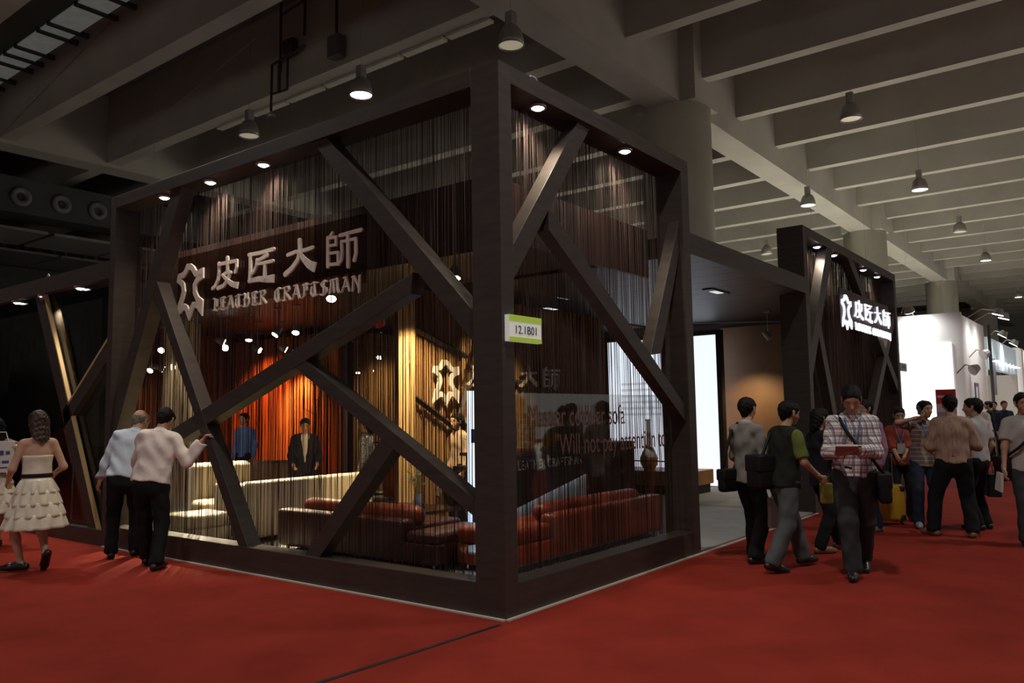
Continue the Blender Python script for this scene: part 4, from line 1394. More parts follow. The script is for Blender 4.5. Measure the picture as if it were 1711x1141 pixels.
def person(label, loc, heading, h=1.70, build=1.0, lean=0, side=0, twist=0, head=(0, 0), feet=None, hands=(None, None), poles=(None, None),
           drop=0.0, wear=(), hair='short', hair_mat=None, skin=None, shoes=None, res=1.0, sh=1.0, curl=(0.5, 0.5), handdir=(None, None), face=True, group=None, offs=0.0, cat='person'):
    s = h / 1.72
    t = thing('person', label, cat, (loc[0], loc[1], 0), math.radians(heading - 90), group)
    skin = skin or SKIN
    rnd = np.random.RandomState(int(abs(loc[0] * 37 + loc[1] * 91) * 10) % 9999)
    hip = np.array([0, offs, 0.92 - drop])
    Rt = rot('z', twist) @ rot('x', -lean) @ rot('y', side)
    U = lambda p: hip + Rt @ (np.array(p, float) - np.array([0, 0, 0.92]))
    fwd = Rt @ np.array([0, 1., 0])
    upv = Rt @ np.array([0, 0, 1.])
    B = build
    torso = [(U((0, 0, .90)), U((0, 0, 1.02)), .158 * B, .142 * B, (fwd, .72)),
             (U((0, 0, 1.02)), U((0, .005, 1.28)), .142 * B, .168 * B, (fwd, .66)),
             (U((-.125 * sh, -.01, 1.385)), U((.125 * sh, -.01, 1.385)), .056, .056),
             (U((0, 0, 1.28)), U((0, -.01, 1.46)), .135, .058, (fwd, .75))]
    neck = [(U((0, -.015, 1.43)), U((0, .005, 1.55)), .054, .052)]
    arms, fore, wr, el = [], [], [], []
    for i, sg in enumerate((-1, 1)):
        S = U((sg * .168 * sh, -.01, 1.380))
        tgt = hands[i] if hands[i] is not None else (sg * .225 * sh, .05, .86)
        pole = poles[i] if poles[i] is not None else (sg * .35, -1, -.2)
        E_, W = ik(S, tgt, .285, .255, pole)
        arms.append((S, E_, .052 * (.5 + B / 2), .043))
        fore.append((E_, W, .042, .029))
        wr.append(W)
        el.append(E_)
    feet = feet or ((-.10, .0, .085, 8, 0), (.10, .0, .085, -8, 0))
    thigh, shin, foot, shoe = [], [], [], []
    for i, sg in enumerate((-1, 1)):
        Hh = hip + rot('z', twist) @ np.array([sg * .088, 0, -.02])
        fx, fy, fz, fyaw, fpit = feet[i]
        Rf = rot('z', fyaw)
        A = np.array([fx, fy, fz])
        K, A = ik(Hh, A, .425, .42, Rf @ np.array([0, 1, 0.]))
        thigh.append((Hh, K, .088 * B, .056))
        shin.append((K, K * .65 + A * .35, .052, .055))
        shin.append((K * .65 + A * .35, A, .055, .036))
        Rp = Rf @ rot('x', fpit)
        L = lambda p: A + Rp @ np.array(p, float)
        foot += [(A, L((0, .02, -.03)), .036, .036), (L((0, -.045, -.045)), L((0, .12, -.048)), .036, .036), (L((0, .12, -.048)), L((0, .175, -.052)), .036, .026)]
        shoe.append(([(L((0, -.05, -.045)), L((0, .11, -.045)), .040, .044), (L((0, .11, -.045)), L((0, .185, -.052)), .044, .030),
                      (A + (0, 0, -.015), L((0, .05, -.03)), .042, .042)], L((0, 0, -.085)), Rp @ np.array([0, 0, 1.])))
    # head frame
    Hr = Rt @ rot('z', head[0]) @ rot('x', -head[1])
    hc = U((0, .005, 1.50)) + Hr @ np.array([0, .022, .115])
    Hd = lambda p: hc + Hr @ np.array(p, float)
    hx, hy, hz = Hr[:, 0], Hr[:, 1], Hr[:, 2]
    cran = [(Hd((0, -.030, .030)), Hd((0, .022, .028)), .088, .083, (hx, .88))]
    headp = cran + [(Hd((0, .035, -.035)), Hd((0, .058, -.080)), .058, .036), (Hd((-.03, .052, -.028)), Hd((.03, .052, -.028)), .036, .036),
                    (Hd((0, .094, .008)), Hd((0, .112, -.030)), .009, .016), (Hd((-.034, .080, .024)), Hd((.034, .080, .024)), .014, .014),
                    (Hd((-.018, .088, -.060)), Hd((.018, .088, -.060)), .011, .011)]
    ears = [(Hd((sg * .080, -.008, .012)), Hd((sg * .078, .0, -.028)), .020, .014, (hx, .5)) for sg in (-1, 1)]

    def body_fn(P):
        P = P / s
        return s * field(torso + neck + arms + fore + thigh + shin + foot, P, -0.004, .03)

    def head_fn(P):
        P = P / s
        d = field(headp, P, 0, .018)
        d = smin(d, field(ears, P, 0, .01), .006)
        for sg in (-1, 1):
            e = d_cone(P, Hd((sg * .033, .104, .006)), Hd((sg * .030, .104, .006)), .015, .015)
            d = -smin(-d, e, .012)
        return s * smin(d, field([(U((0, -.01, 1.47)), Hd((0, -.005, -.07)), .053, .050)], P), .02)
    parts = []
    bp = torso + neck + arms + fore + thigh + shin + foot
    lo, hi = bounds(bp, 0.0)
    parts.append(mesh_from(body_fn, lo * s, hi * s, .017 * res))
    c = hc * s
    parts.append(mesh_from(head_fn, c - np.array([.15, .17, .19]), c + np.array([.15, .17, .16]), .0065 * res))
    for i, sg in enumerate((-1, 1)):
        W, E_ = wr[i], el[i]
        dr = (W - E_) / np.linalg.norm(W - E_)
        if handdir[i] is not None:
            dr = np.asarray(handdir[i], float)
            dr /= np.linalg.norm(dr)
        lt_ = np.array([0, 1., 0.15])
        if abs(dr @ lt_) > .75:
            lt_ = np.array([-sg * .5, 0, 1.])
        lt_ = lt_ - (lt_ @ dr) * dr
        lt_ /= np.linalg.norm(lt_)
        nn = np.cross(dr, lt_) * (-1 if sg > 0 else 1)
        cv = curl[i]
        hp = [(W - dr * .03, W + dr * .01, .029, .026)]
        for j, ln in enumerate((.038, .042, .039, .030)):
            off = .030 - .020 * j
            kn = W + dr * (.085 - .004 * abs(j - 1)) + lt_ * off
            hp.append((W + dr * .012 + lt_ * off * .5, kn, .017, .0125))
            d1 = dr * math.cos(cv * .9) + nn * math.sin(cv * .9)
            d2 = dr * math.cos(cv * 2.0) + nn * math.sin(cv * 2.0)
            p1 = kn + d1 * ln
            hp.append((kn, p1, .0105, .0095))
            hp.append((p1, p1 + d2 * ln * .95, .0095, .0075))
        tb_ = W + dr * .030 + lt_ * .026
        t1 = tb_ + dr * .036 + lt_ * .026 + nn * .010
        hp += [(W + dr * .015 + lt_ * .01, tb_, .018, .015), (tb_, t1, .0135, .011), (t1, t1 + dr * .032 + lt_ * .006 + nn * .014 * cv, .0105, .0085)]
        lo2, hi2 = bounds(hp, .004)
        parts.append(mesh_from(lambda P: s * field(hp, P / s, 0, .008), lo2 * s, hi2 * s, .0052 * res))
    body = np_mesh('body', parts, skin, t)
    # shoes
    if shoes is not None:
        for pr, sole, up_ in shoe:
            lo2, hi2 = bounds(pr, .005)
            np_mesh('shoe', [mesh_from(lambda P: np.maximum(s * field(pr, P / s, 0, .02), -((P / s - sole) @ up_) * s), lo2 * s, hi2 * s, .009 * res)], shoes, t)
    # face details
    if face:
        for sg in (-1, 1):
            MB().tube([Hd((sg * .040, .079, .006)) * s, Hd((sg * .032, .085, .007)) * s, Hd((sg * .023, .084, .006)) * s], [.003, .0075 * s, .003], 8).build('eye', EYE, body, smooth=True)
            MB().tube([Hd((sg * .050, .082, .026)) * s, Hd((sg * .034, .096, .032)) * s, Hd((sg * .016, .099, .027)) * s], [.002, .005, .003], 6).build('eyebrow', HAIR, body, smooth=True)
        MB().tube([Hd((-.024, .090, -.062)) * s, Hd((0, .101, -.060)) * s, Hd((.024, .090, -.062)) * s], [.002, .007, .002], 6).build('lips', LIPS, body, smooth=True)
    # hair
    hm = hair_mat or HAIR
    if hair:
        hpri = [(Hd((0, -.034, .034)), Hd((0, .020, .036)), .097, .090, (hx, .90))]
        if hair in ('long', 'bob'):
            ln = -.30 if hair == 'long' else -.10
            hpri += [(Hd((-.045, -.045, .0)), Hd((-.05, -.085, ln)), .062, .045), (Hd((.045, -.045, .0)), Hd((.05, -.085, ln)), .062, .045), (Hd((0, -.06, .0)), Hd((0, -.10, ln - .03)), .066, .05)]
        else:
            hpri += [(Hd((0, -.075, -.01)), Hd((0, -.062, -.055)), .048, .040)]

        def hair_fn(P):
            Q = P / s
            d = field(hpri, Q, 0, .02)
            q = (Q - hc) @ Hr
            yy, zz, xx = q[:, 1], q[:, 2], np.abs(q[:, 0])
            wv = .0022 * np.sin(q[:, 0] * 140 + 3 * np.sin(zz * 60)) + .002 * np.sin(zz * 110 + yy * 90)
            d = d + wv * (1.2 if hair == 'long' else 1)
            cut = yy * .80 - zz * .60 - .034          # face opening
            low = np.where(yy > -.02, -zz - .012 + np.clip(xx - .06, 0, 1) * .2, -1)
            if hair in ('long', 'bob'):
                low = np.where((yy > .03), -zz + .0, -1)
            d = np.maximum(d, cut)
            d = np.maximum(d, low)
            if hair == 'bald':
                d = np.maximum(d, zz - .052 + np.clip(-yy, 0, 1) * .25)
            return d * s
        lo2, hi2 = bounds(hpri, .01)
        np_mesh('hair', [mesh_from(hair_fn, lo2 * s, hi2 * s, .0075 * res)], hm, t)
    # garments
    ph = rnd.rand(12) * 6.28

    def wrinkle(Q, amp):
        x, y, z = Q.T
        return amp * (np.sin(z * 34 + 5 * np.sin(x * 9 + ph[0]) + ph[1]) * .5 + np.sin(x * 41 + z * 23 + ph[2]) * .35 + np.sin(y * 47 - z * 31 + x * 17 + ph[3]) * .35)
    made = []
    for g in wear:
        kind, mat = g['kind'], g['mat']
        o = g.get('off', .012)
        if kind == 'top':
            hem, sl = g.get('hem', .93), g.get('sleeve', 'long')
            pr = list(torso)
            if hem < .86:
                pr.append((U((0, 0, .90)), U((0, 0, hem)), .155 * B, .165 * B, (fwd, .76)))
            pr += [(U((0, -.012, 1.43)), U((0, -.008, 1.49)), .058, .056)]
            sleeves = []
            for i in (0, 1):
                S, E_ = arms[i][0], arms[i][1]
                if sl == 'none':
                    continue
                if sl == 'short':
                    e = S + (E_ - S) * g.get('cut', .72)
                    dv = (E_ - S) / np.linalg.norm(E_ - S)
                    sleeves.append(([(S, e + dv * .05, .056, .058)], e, dv))
                elif sl == 'rolled':
                    W = fore[i][1]
                    e = E_ + (W - E_) * .25
                    dv = (W - E_) / np.linalg.norm(W - E_)
                    sleeves.append(([(S, E_, .054, .048), (E_, e + dv * .04, .048, .046)], e, dv))
                else:
                    W = fore[i][1]
                    dv = (W - E_) / np.linalg.norm(W - E_)
                    e = W - dv * .005
                    sleeves.append(([(S, E_, .054, .048), (E_, W + dv * .04, .049, .038)], e, dv))
            top_z, col_n = g.get('neck', 1.475), upv

            def fn(P):
                Q = P / s
                d = field(pr, Q, o, .035)
                for sp, e, dv in sleeves:
                    q = field(sp, Q, o * .6, .03)
                    far = ((Q - e) @ dv)
                    near_arm = q < .03
                    q = np.where(near_arm | (far > 0), np.maximum(q, far), q)
                    d = smin(d, q, .03)
                d = d + wrinkle(Q, g.get('wr', .005))
                zz = (Q - hip) @ upv + .92
                xx = (Q - hip) @ (Rt @ np.array([1., 0, 0]))
                yy = (Q - hip) @ fwd
                d = np.maximum(d, hem - zz + .006 * np.sin(xx * 30 + ph[4]))
                vneck = g.get('v', 0)
                d = np.maximum(d, zz - top_z)
                if g.get('bare'):
                    d = np.maximum(d, zz - g['bare'])
                if vneck:
                    d = np.where(yy > .02, np.maximum(d, np.minimum(vneck * .5 - np.abs(xx) - (1.45 - zz) * .15, 0.05)), d)
                return d * s
            allp = pr + [q for sp, _, _ in sleeves for q in sp]
        elif kind == 'trousers':
            hem = g.get('hem', .05)
            wd = g.get('wide', 1.0)
            pr = [(hip + np.array([0, 0, -.02]), U((0, 0, 1.02)), .158 * B, .146 * B, (fwd, .74))]
            legs = []
            for i in (0, 1):
                Hh, K = thigh[i][0], thigh[i][1]
                A = shin[2 * i + 1][1]
                legs.append([(Hh, K, .092 * B * wd, .072 * wd), (K, A + (A - K) * (-.02), .070 * wd, .066 * wd)])

            def fn(P):
                Q = P / s
                d = field(pr, Q, o * .6, .03)
                l0, l1 = field(legs[0], Q, o * .5, .02), field(legs[1], Q, o * .5, .02)
                d = smin(d, np.minimum(l0, l1), .025) + wrinkle(Q, g.get('wr', .005))
                for i in (0, 1):
                    A, K = shin[2 * i + 1][1], thigh[i][1]
                    dv = (A - K) / np.linalg.norm(A - K)
                    e = A + dv * (.085 - hem)
                    near = np.linalg.norm(Q - A, axis=1) < .16
                    d = np.where(near, np.maximum(d, (Q - e) @ dv), d)
                zz = (Q - hip) @ upv + .92
                d = np.maximum(d, zz - g.get('waist', 1.0))
                return d * s
            allp = pr + legs[0] + legs[1]
        elif kind == 'belt':
            z0 = g.get('z', .985)
            pr = [(U((0, 0, .90)), U((0, 0, 1.02)), .158 * B, .142 * B, (fwd, .72)), (U((0, 0, 1.02)), U((0, .005, 1.28)), .142 * B, .168 * B, (fwd, .66))]

            def fn(P):
                Q = P / s
                zz = (Q - hip) @ upv + .92
                return s * np.maximum(field(pr, Q, o, .03), np.abs(zz - z0) - g.get('w', .02))
            allp = [(U((0, 0, .95)), U((0, 0, 1.05)), .17 * B, .17 * B)]
        elif kind == 'collar':
            pr = [(U((0, -.012, 1.42)), U((0, -.002, 1.50)), .062, .058)]

            def fn(P):
                Q = P / s
                zz = (Q - hip) @ upv + .92
                yy = (Q - hip) @ fwd
                d = np.maximum(field(pr, Q, o, .03), np.abs(zz - 1.462 + yy * .25) - .022)
                return s * d
            allp = pr
        lo2, hi2 = bounds(allp, o + .012)
        par = t
        if kind == 'collar':
            par = next((c_ for c_ in made if c_.name.split('.')[0] == 'shirt'), t)
        if kind == 'belt':
            par = next((c_ for c_ in made if c_.name.split('.')[0] == 'trousers'), t)
        made.append(np_mesh(g.get('name', kind), [mesh_from(fn, lo2 * s, hi2 * s, g.get('res', .0115) * res)], mat, par))
    Rw = Matrix.Rotation(math.radians(heading - 90), 3, 'Z')

    def tw(p):
        v = Rw @ (Vector(tuple(p)) * s)
        return Vector((loc[0], loc[1], 0)) + v
    t_info = dict(t=t, tw=tw, wr=wr, el=el, U=U, s=s, hip=hip, Hd=Hd, fwd=fwd)
    return t_info
def plaid(name, base, c1, c2, f1=22, f2=26, rough=0.85):
    """woven check: two sets of bands crossing in object space"""
    M = nmat(name, base, rough, bump=0.3, bscale=14, spec=0.15)
    nt = M.node_tree
    b = nt.nodes['Principled BSDF']
    tc = nt.nodes.new('ShaderNodeTexCoord')
    sp = nt.nodes.new('ShaderNodeSeparateXYZ')
    nt.links.new(tc.outputs['Object'], sp.inputs[0])
    xy = nt.nodes.new('ShaderNodeMath')
    xy.operation = 'ADD'
    nt.links.new(sp.outputs['X'], xy.inputs[0])
    nt.links.new(sp.outputs['Y'], xy.inputs[1])
    col = None
    for sock, f, cc, thr in ((xy.outputs[0], f1, c1, 0.45), (sp.outputs['Z'], f2, c2, 0.45), (xy.outputs[0], f1 * 2, c2, 0.8), (sp.outputs['Z'], f2 * 2, c1, 0.8)):
        mu = nt.nodes.new('ShaderNodeMath')
        mu.operation = 'MULTIPLY'
        mu.inputs[1].default_value = f * 2 * math.pi / 2
        nt.links.new(sock, mu.inputs[0])
        sn = nt.nodes.new('ShaderNodeMath')
        sn.operation = 'SINE'
        nt.links.new(mu.outputs[0], sn.inputs[0])
        gt = nt.nodes.new('ShaderNodeMath')
        gt.operation = 'GREATER_THAN'
        gt.inputs[1].default_value = thr
        nt.links.new(sn.outputs[0], gt.inputs[0])
        sc = nt.nodes.new('ShaderNodeMath')
        sc.operation = 'MULTIPLY'
        sc.inputs[1].default_value = 0.62
        nt.links.new(gt.outputs[0], sc.inputs[0])
        mx = nt.nodes.new('ShaderNodeMix')
        mx.data_type = 'RGBA'
        nt.links.new(sc.outputs[0], mx.inputs[0])
        if col is None:
            mx.inputs[6].default_value = (*base, 1)
        else:
            nt.links.new(col, mx.inputs[6])
        mx.inputs[7].default_value = (*cc, 1)
        col = mx.outputs[2]
    nt.links.new(col, b.inputs['Base Color'])
    return M


WHITE_S = cloth('white_shirt', (0.74, 0.66, 0.63))
BLUE_S = cloth('pale_blue_shirt', (0.52, 0.60, 0.72))
BLACK_T = cloth('black_trousers', (0.012, 0.012, 0.014), 0.2)
CHAR_T = cloth('charcoal_trousers', (0.040, 0.043, 0.046), 0.25)
GREYJ = cloth('grey_blazer', (0.20, 0.19, 0.175), 0.3)
GREEN = cloth('olive_tshirt', (0.11, 0.14, 0.035), 0.3)
VEST = cloth('black_vest', (0.016, 0.018, 0.016), 0.3)
SLATE = cloth('slate_trousers', (0.085, 0.095, 0.10), 0.3)
PLAID1 = plaid('plum_check_shirt', (0.80, 0.75, 0.75), (0.09, 0.06, 0.09), (0.13, 0.08, 0.11), 30, 30)
PLAID2 = plaid('dark_check_shirt', (0.11, 0.12, 0.15), (0.45, 0.42, 0.25), (0.28, 0.10, 0.10), 18, 18)
REDP = cloth('red_polo', (0.30, 0.055, 0.04), 0.3)
TANS = nmat('tan_stripe_shirt', (0.36, 0.24, 0.18), 0.85, noise=0.25, scale=60, stretch=(1, 1, 0.05), bump=0.3, bscale=10, spec=0.15)
GREYS = cloth('grey_polo', (0.42, 0.39, 0.37), 0.35)
JEANS = cloth('dark_jeans', (0.025, 0.032, 0.055), 0.3)
PURP = cloth('mauve_shirt', (0.30, 0.16, 0.24), 0.3)
NAVY = cloth('navy_suit', (0.010, 0.010, 0.018), 0.25)
PATT = nmat('patterned_blouse', (0.42, 0.40, 0.36), 0.8, noise=0.9, scale=45)
BEIGE = cloth('beige_blouse', (0.50, 0.36, 0.26), 0.3)
BLUET = cloth('blue_top', (0.12, 0.20, 0.50), 0.3)
GREYW = cloth('pale_grey_shirt', (0.40, 0.40, 0.40), 0.35)
PLEA = nmat('black_leather_bag', (0.008, 0.008, 0.009), 0.6, spec=0.25, bump=0.1, bscale=30)

T = lambda mat, **k: dict(dict(kind='top', name='shirt', mat=mat, off=.02, hem=.90, wr=.007), **k)
TR = lambda mat, **k: dict(dict(kind='trousers', name='trousers', mat=mat, off=.014), **k)
CO = lambda mat: dict(kind='collar', name='collar', mat=mat, off=.012, res=.008)
BELT = dict(kind='belt', name='belt', mat=PLEA, off=.022, z=.985, w=.018)

# ---- left group
pa = person('balding grey-haired man in a pale blue shirt bending towards the strings', (-0.22, 5.27), 56, 1.66, 1.10, lean=14, side=9, head=(-38, 10),
            hands=((-.30, .12, .84), (.12, .26, 1.0)), feet=((-.12, -.06, .085, 8, 0), (.11, .05, .085, -8, 0)), hair='bald', hair_mat=HAIR_G, shoes=SHOE, offs=-.04,
            wear=[T(BLUE_S, off=.032, wr=.010), TR(BLACK_T), CO(BLUE_S), BELT])
pb = person('black-haired man in a creased white shirt gripping the slanting brace', (-0.40, 4.37), 44, 1.66, 1.06, lean=12, side=6, head=(-12, 14),
            hands=((-.26, .30, .92), (.51, .02, 1.33)), poles=(None, (.5, -.3, -1)), feet=((-.10, .22, .085, 10, 0), (.12, -.16, .085, -12, 0)), shoes=SHOE, offs=-.02, curl=(.5, .9),
            wear=[T(WHITE_S, off=.034, wr=.011, sleeve='long'), TR(BLACK_T), CO(WHITE_S), BELT], face=False)


def ruffle_dress(info, mat, tiers=4, z0=1.0, z1=.50, r0=.14, r1=.30):
    t, s, hip = info['t'], info['s'], info['hip']
    rnd = random.Random(4)
    for k in range(tiers):
        za = z0 - (z0 - z1) * k / tiers
        zb = z0 - (z0 - z1) * (k + 1) / tiers - .035
        ra = r0 + (r1 - r0) * (k / tiers) ** .8
        rb = r0 + (r1 - r0) * ((k + 1) / tiers) ** .8 + .022
        n, m_ = 72, 6
        vs, fs = [], []
        ph = rnd.random() * 6
        for j in range(m_ + 1):
            u = j / m_
            for i in range(n):
                a = 2 * math.pi * i / n
                r = ra + (rb - ra) * u ** .7 + .016 * u * math.sin(a * 13 + ph + math.sin(a * 3)) + .008 * u * math.sin(a * 23 + ph)
                vs.append((s * (hip[0] + r * math.cos(a)), s * (hip[1] + .86 * r * math.sin(a)), s * (za + (zb - za) * u)))
        for j in range(m_):
            for i in range(n):
                i2 = (i + 1) % n
                fs.append((j * n + i, j * n + i2, (j + 1) * n + i2, (j + 1) * n + i))
        b = MB().add(vs, fs)
        o = b.build('ruffle_tier', mat, t, smooth=True)
        sm = o.modifiers.new('thickness', 'SOLIDIFY')
        sm.thickness = 0.006


RUFF = nmat('ivory_ruffle', (0.76, 0.71, 0.58), 0.8, noise=0.12, scale=10, bump=0.3, bscale=14, spec=0.1)
PUMP = SHOE
pw = person('woman in a white tiered ruffle dress with a dark belt walking away', (-1.17, 5.22), 82, 1.62, .88, sh=.90, head=(10, 5), hair='long', hair_mat=HAIR_B, skin=SKIN_L, shoes=PUMP,
            hands=((-.22, .22, .98), (.22, .20, 1.02)), feet=((-.10, .10, .095, 55, 0), (.09, -.10, .19, 0, -52)), face=False,
            wear=[dict(kind='top', name='bodice', mat=RUFF, off=.012, sleeve='none', bare=1.25, hem=.97, wr=.003),
                  dict(kind='belt', name='belt', mat=cloth('plum_sash', (0.03, 0.012, 0.02)), off=.024, z=1.03, w=.024)])
ruffle_dress(pw, RUFF)
p2 = at(-14, 915, 2, 0.0)
bagq = at(3, 737, 1, p2.y - 0.16)
_l = Matrix.Rotation(math.radians(10), 3, 'Z') @ (Vector((bagq.x, bagq.y, bagq.z - 0.06)) - Vector((p2.x, p2.y, 0))) / (1.56 / 1.72)
pw2 = person('second woman in a white ruffle skirt at the left picture edge', p2, 80, 1.56, .88, sh=.9, hair='long', hair_mat=HAIR, skin=SKIN_L, shoes=PUMP, hands=(None, (_l.x, _l.y + .04, _l.z)),
             feet=((-.1, -.1, .17, 0, -45), (.09, .1, .085, 0, 0)), face=False,
             wear=[dict(kind='top', name='bodice', mat=cloth('dusky_top', (0.20, 0.12, 0.10)), off=.012, sleeve='short', hem=.95, wr=.003)])
ruffle_dress(pw2, RUFF)
PAPER = nmat('white_paper', (0.66, 0.66, 0.62), 0.7)
BLUEINK = nmat('blue_ink', (0.04, 0.07, 0.30), 0.6)


def carrier(label, top, w, hh, dp, mat, rz, handles=True, print_mat=None, cat='bag', name='carrier_bag'):
    """paper or fabric carrier hanging from point top"""
    t = thing(name, label, cat, (top[0], top[1], top[2] - hh - .12), rz)
    mb = MB().add([(-w / 2, -dp / 2, 0), (w / 2, -dp / 2, 0), (w / 2, dp / 2, 0), (-w / 2, dp / 2, 0),
                   (-w / 2, -dp / 2 * .8, hh), (w / 2, -dp / 2 * .8, hh), (w / 2, dp / 2 * .8, hh), (-w / 2, dp / 2 * .8, hh)],
                  [(0, 3, 2, 1), (0, 1, 5, 4), (1, 2, 6, 5), (2, 3, 7, 6), (3, 0, 4, 7), (4, 5, 6, 7)])
    mb.build('bag_body', mat, t, bevel=0.004)
    if handles:
        for sy in (-1, 1):
            MB().tube([(-w * .25, sy * dp * .35, hh), (-w * .15, sy * dp * .2, hh + .11), (w * .15, sy * dp * .2, hh + .11), (w * .25, sy * dp * .35, hh)], .005, 6).build('handle', mat, t)
    if print_mat:
        for k, (x0, x1, z0, z1) in enumerate(((-.32, -.12, .58, .70), (-.05, .10, .56, .70), (.18, .33, .58, .68), (-.30, -.02, .30, .38), (.05, .30, .30, .38), (-.25, .25, .14, .18))):
            MB().box((x0 * w, -dp / 2 - .004, z0 * hh), (x1 * w, -dp / 2 + .002, z1 * hh)).build('print', print_mat, t)
    return t


carrier('white paper bag with blue print carried at the left picture edge', (bagq.x, bagq.y, bagq.z + .12), .28, .38, .08, PAPER, math.radians(-25), True, BLUEINK)

# ---- visitors inside
person('man in a dark suit standing before the orange curtain', at(508, 868, 2, 0.0), 235, 1.50, 1.02, lean=6, head=(0, 8), hands=((-.2, .25, .95), (.2, .25, .95)), shoes=SHOE, res=1.5,
       wear=[T(nmat('inner_shirt', (.55, .5, .45), .8), off=.008), T(NAVY, off=.024, hem=.80, v=.14, name='jacket'), TR(NAVY)])
person('visitor in a speckled top with one pale sleeve at the rear', at(612, 862, 2, 0.0), 120, 1.47, 1.05, sh=.95, head=(30, 0), hair='bob', shoes=SHOE, res=1.5, wear=[T(PATT, off=.016, hem=.82), TR(BLACK_T)])
person('woman in a beige blouse looking left beside the light banner', at(768, 880, 2, 0.0), 165, 1.53, .88, sh=.9, head=(10, 5), hair='bob', skin=SKIN_L, shoes=SHOE, res=1.3, wear=[T(BEIGE, off=.014, hem=.86), TR(BLACK_T)])
person('visitor in a blue top left of the orange curtain', at(407, 838, 2, 0.0), 200, 1.60, .95, shoes=SHOE, res=1.5, wear=[T(BLUET, off=.016, hem=.86), TR(BLACK_T)])

# ---- entrance group
pg = person('short-haired visitor in a grey blazer and black trousers facing the entrance', (3.21, -.64), -18, 1.64, .90, sh=.93, head=(12, 2), shoes=SHOE, skin=SKIN_L,
            feet=((-.07, .12, .085, 8, 0), (.08, -.05, .085, -12, 0)), hands=((-.2, .25, .95), (.23, .12, .88)),
            wear=[T(GREYJ, off=.020, hem=.84, name='blazer'), TR(BLACK_T, wide=1.05), CO(GREYW)])
w = pg['tw'](pg['wr'][1])
carrier('brownish paper bag hanging from the hand of the visitor in grey blazer', (w.x + .03, w.y - .03, w.z - .06), .24, .30, .09, nmat('mauve_paper', (0.24, 0.17, 0.15), .6), math.radians(-40))


def shoulder_bag(label, info, hipside, w=.30, hh=.24, dp=.10, strap=True, cross=True, mat=PLEA, low=.80, fw=.0, sx=.235):
    """soft bag at one hip with a strap over the shoulder"""
    U, s, tw = info['U'], info['s'], info['tw']
    c = np.array([hipside * sx, fw, low])
    cw = tw(c)
    t = thing('shoulder_bag', label, 'bag', cw, info['t'].rotation_euler.z)
    soft_box('bag_body', mat, t, (-dp / 2, -w / 2, -hh / 2), (dp / 2, w / 2, hh / 2), .03, bulge=.01)
    soft_box('flap', mat, t.children[-1], (-dp / 2 - .008, -w / 2 - .004, 0.0), (dp / 2 + .008, w / 2 + .004, hh / 2 + .008), .02)
    if strap:
        ss = -hipside if cross else hipside
        f0 = [np.array([hipside * sx, fw + w / 2 - .03, low + hh / 2 / s]), U((hipside * .12, .155, 1.10)), U((0, .165, 1.22)), U((ss * .09, .125, 1.38)), U((ss * .115, .0, 1.465))]
        f1 = [U((ss * .11, -.11, 1.40)), U((0, -.155, 1.22)), U((hipside * .14, -.15, 1.05)), np.array([hipside * sx, fw - w / 2 + .03, low + hh / 2 / s])]
        if not cross:
            f0 = [f0[0], U((hipside * .20, .12, 1.15)), U((ss * .12, .11, 1.36)), U((ss * .125, .0, 1.465))]
            f1 = [U((ss * .125, -.10, 1.38)), U((hipside * .19, -.13, 1.15)), f1[-1]]
        inv = info['t'].rotation_euler.z
        Rm = Matrix.Rotation(-inv, 3, 'Z')
        pts = [Rm @ (tw(p) - cw) for p in f0 + f1]
        MB().tube(pts, .016, 6).build('strap', mat, t, smooth=True)
    return t


shoulder_bag('black handbag tucked behind the visitor in the grey blazer', pg, -1, .24, .22, .10, True, False, low=.86, fw=-.17, sx=.13)
pv = person('man in an olive shirt and black vest striding right with a pouch', (3.02, -1.06), -30, 1.60, 1.05, lean=7, head=(-4, 2), shoes=SHOE,
            feet=((-.09, .30, .085, 5, 0), (.09, -.26, .11, -5, -14)), hands=((-.24, .28, .98), (.24, .26, .95)), hair='short',
            wear=[T(GREEN, off=.016, sleeve='short', cut=.85), T(VEST, off=.030, sleeve='none', hem=.84, name='vest', v=.12), TR(SLATE, wide=1.12)])
shoulder_bag('big black backpack-like bag on the man in the black vest', pv, -1, .20, .32, .20, True, False, low=1.0, fw=-.21, sx=.10)
w = pv['tw'](pv['wr'][1])
yb = thing('yellow_pouch', 'yellow and olive pouch held by the man in the black vest', 'pouch', (w.x + .10, w.y - .02, w.z - .16), math.radians(-40))
soft_box('pouch_body', nmat('mustard_cloth', (.35, .30, .05), .7, noise=.3, scale=20), yb, (-.05, -.04, -.10), (.06, .04, .10), .02)
MB().tube([(-.03, 0, .10), (-.04, 0, .16), (.04, 0, .16), (.04, 0, .10)], .006, 6).build('loop', nmat('mustard_dark', (.18, .15, .03), .7), yb)
person('woman in black standing close behind the man in the vest', (4.20, -1.06), -38, 1.52, .9, sh=.9, head=(-5, 0), hair='bob', skin=SKIN_L, shoes=SHOE_T,
       feet=((-.09, .28, .085, 0, 0), (.09, -.12, .085, -8, 0)), hands=((-.2, .28, .98), (.20, .30, 1.0)), wear=[T(cloth('black_top', (.014, .014, .018)), off=.018, hem=.80), TR(BLACK_T)])

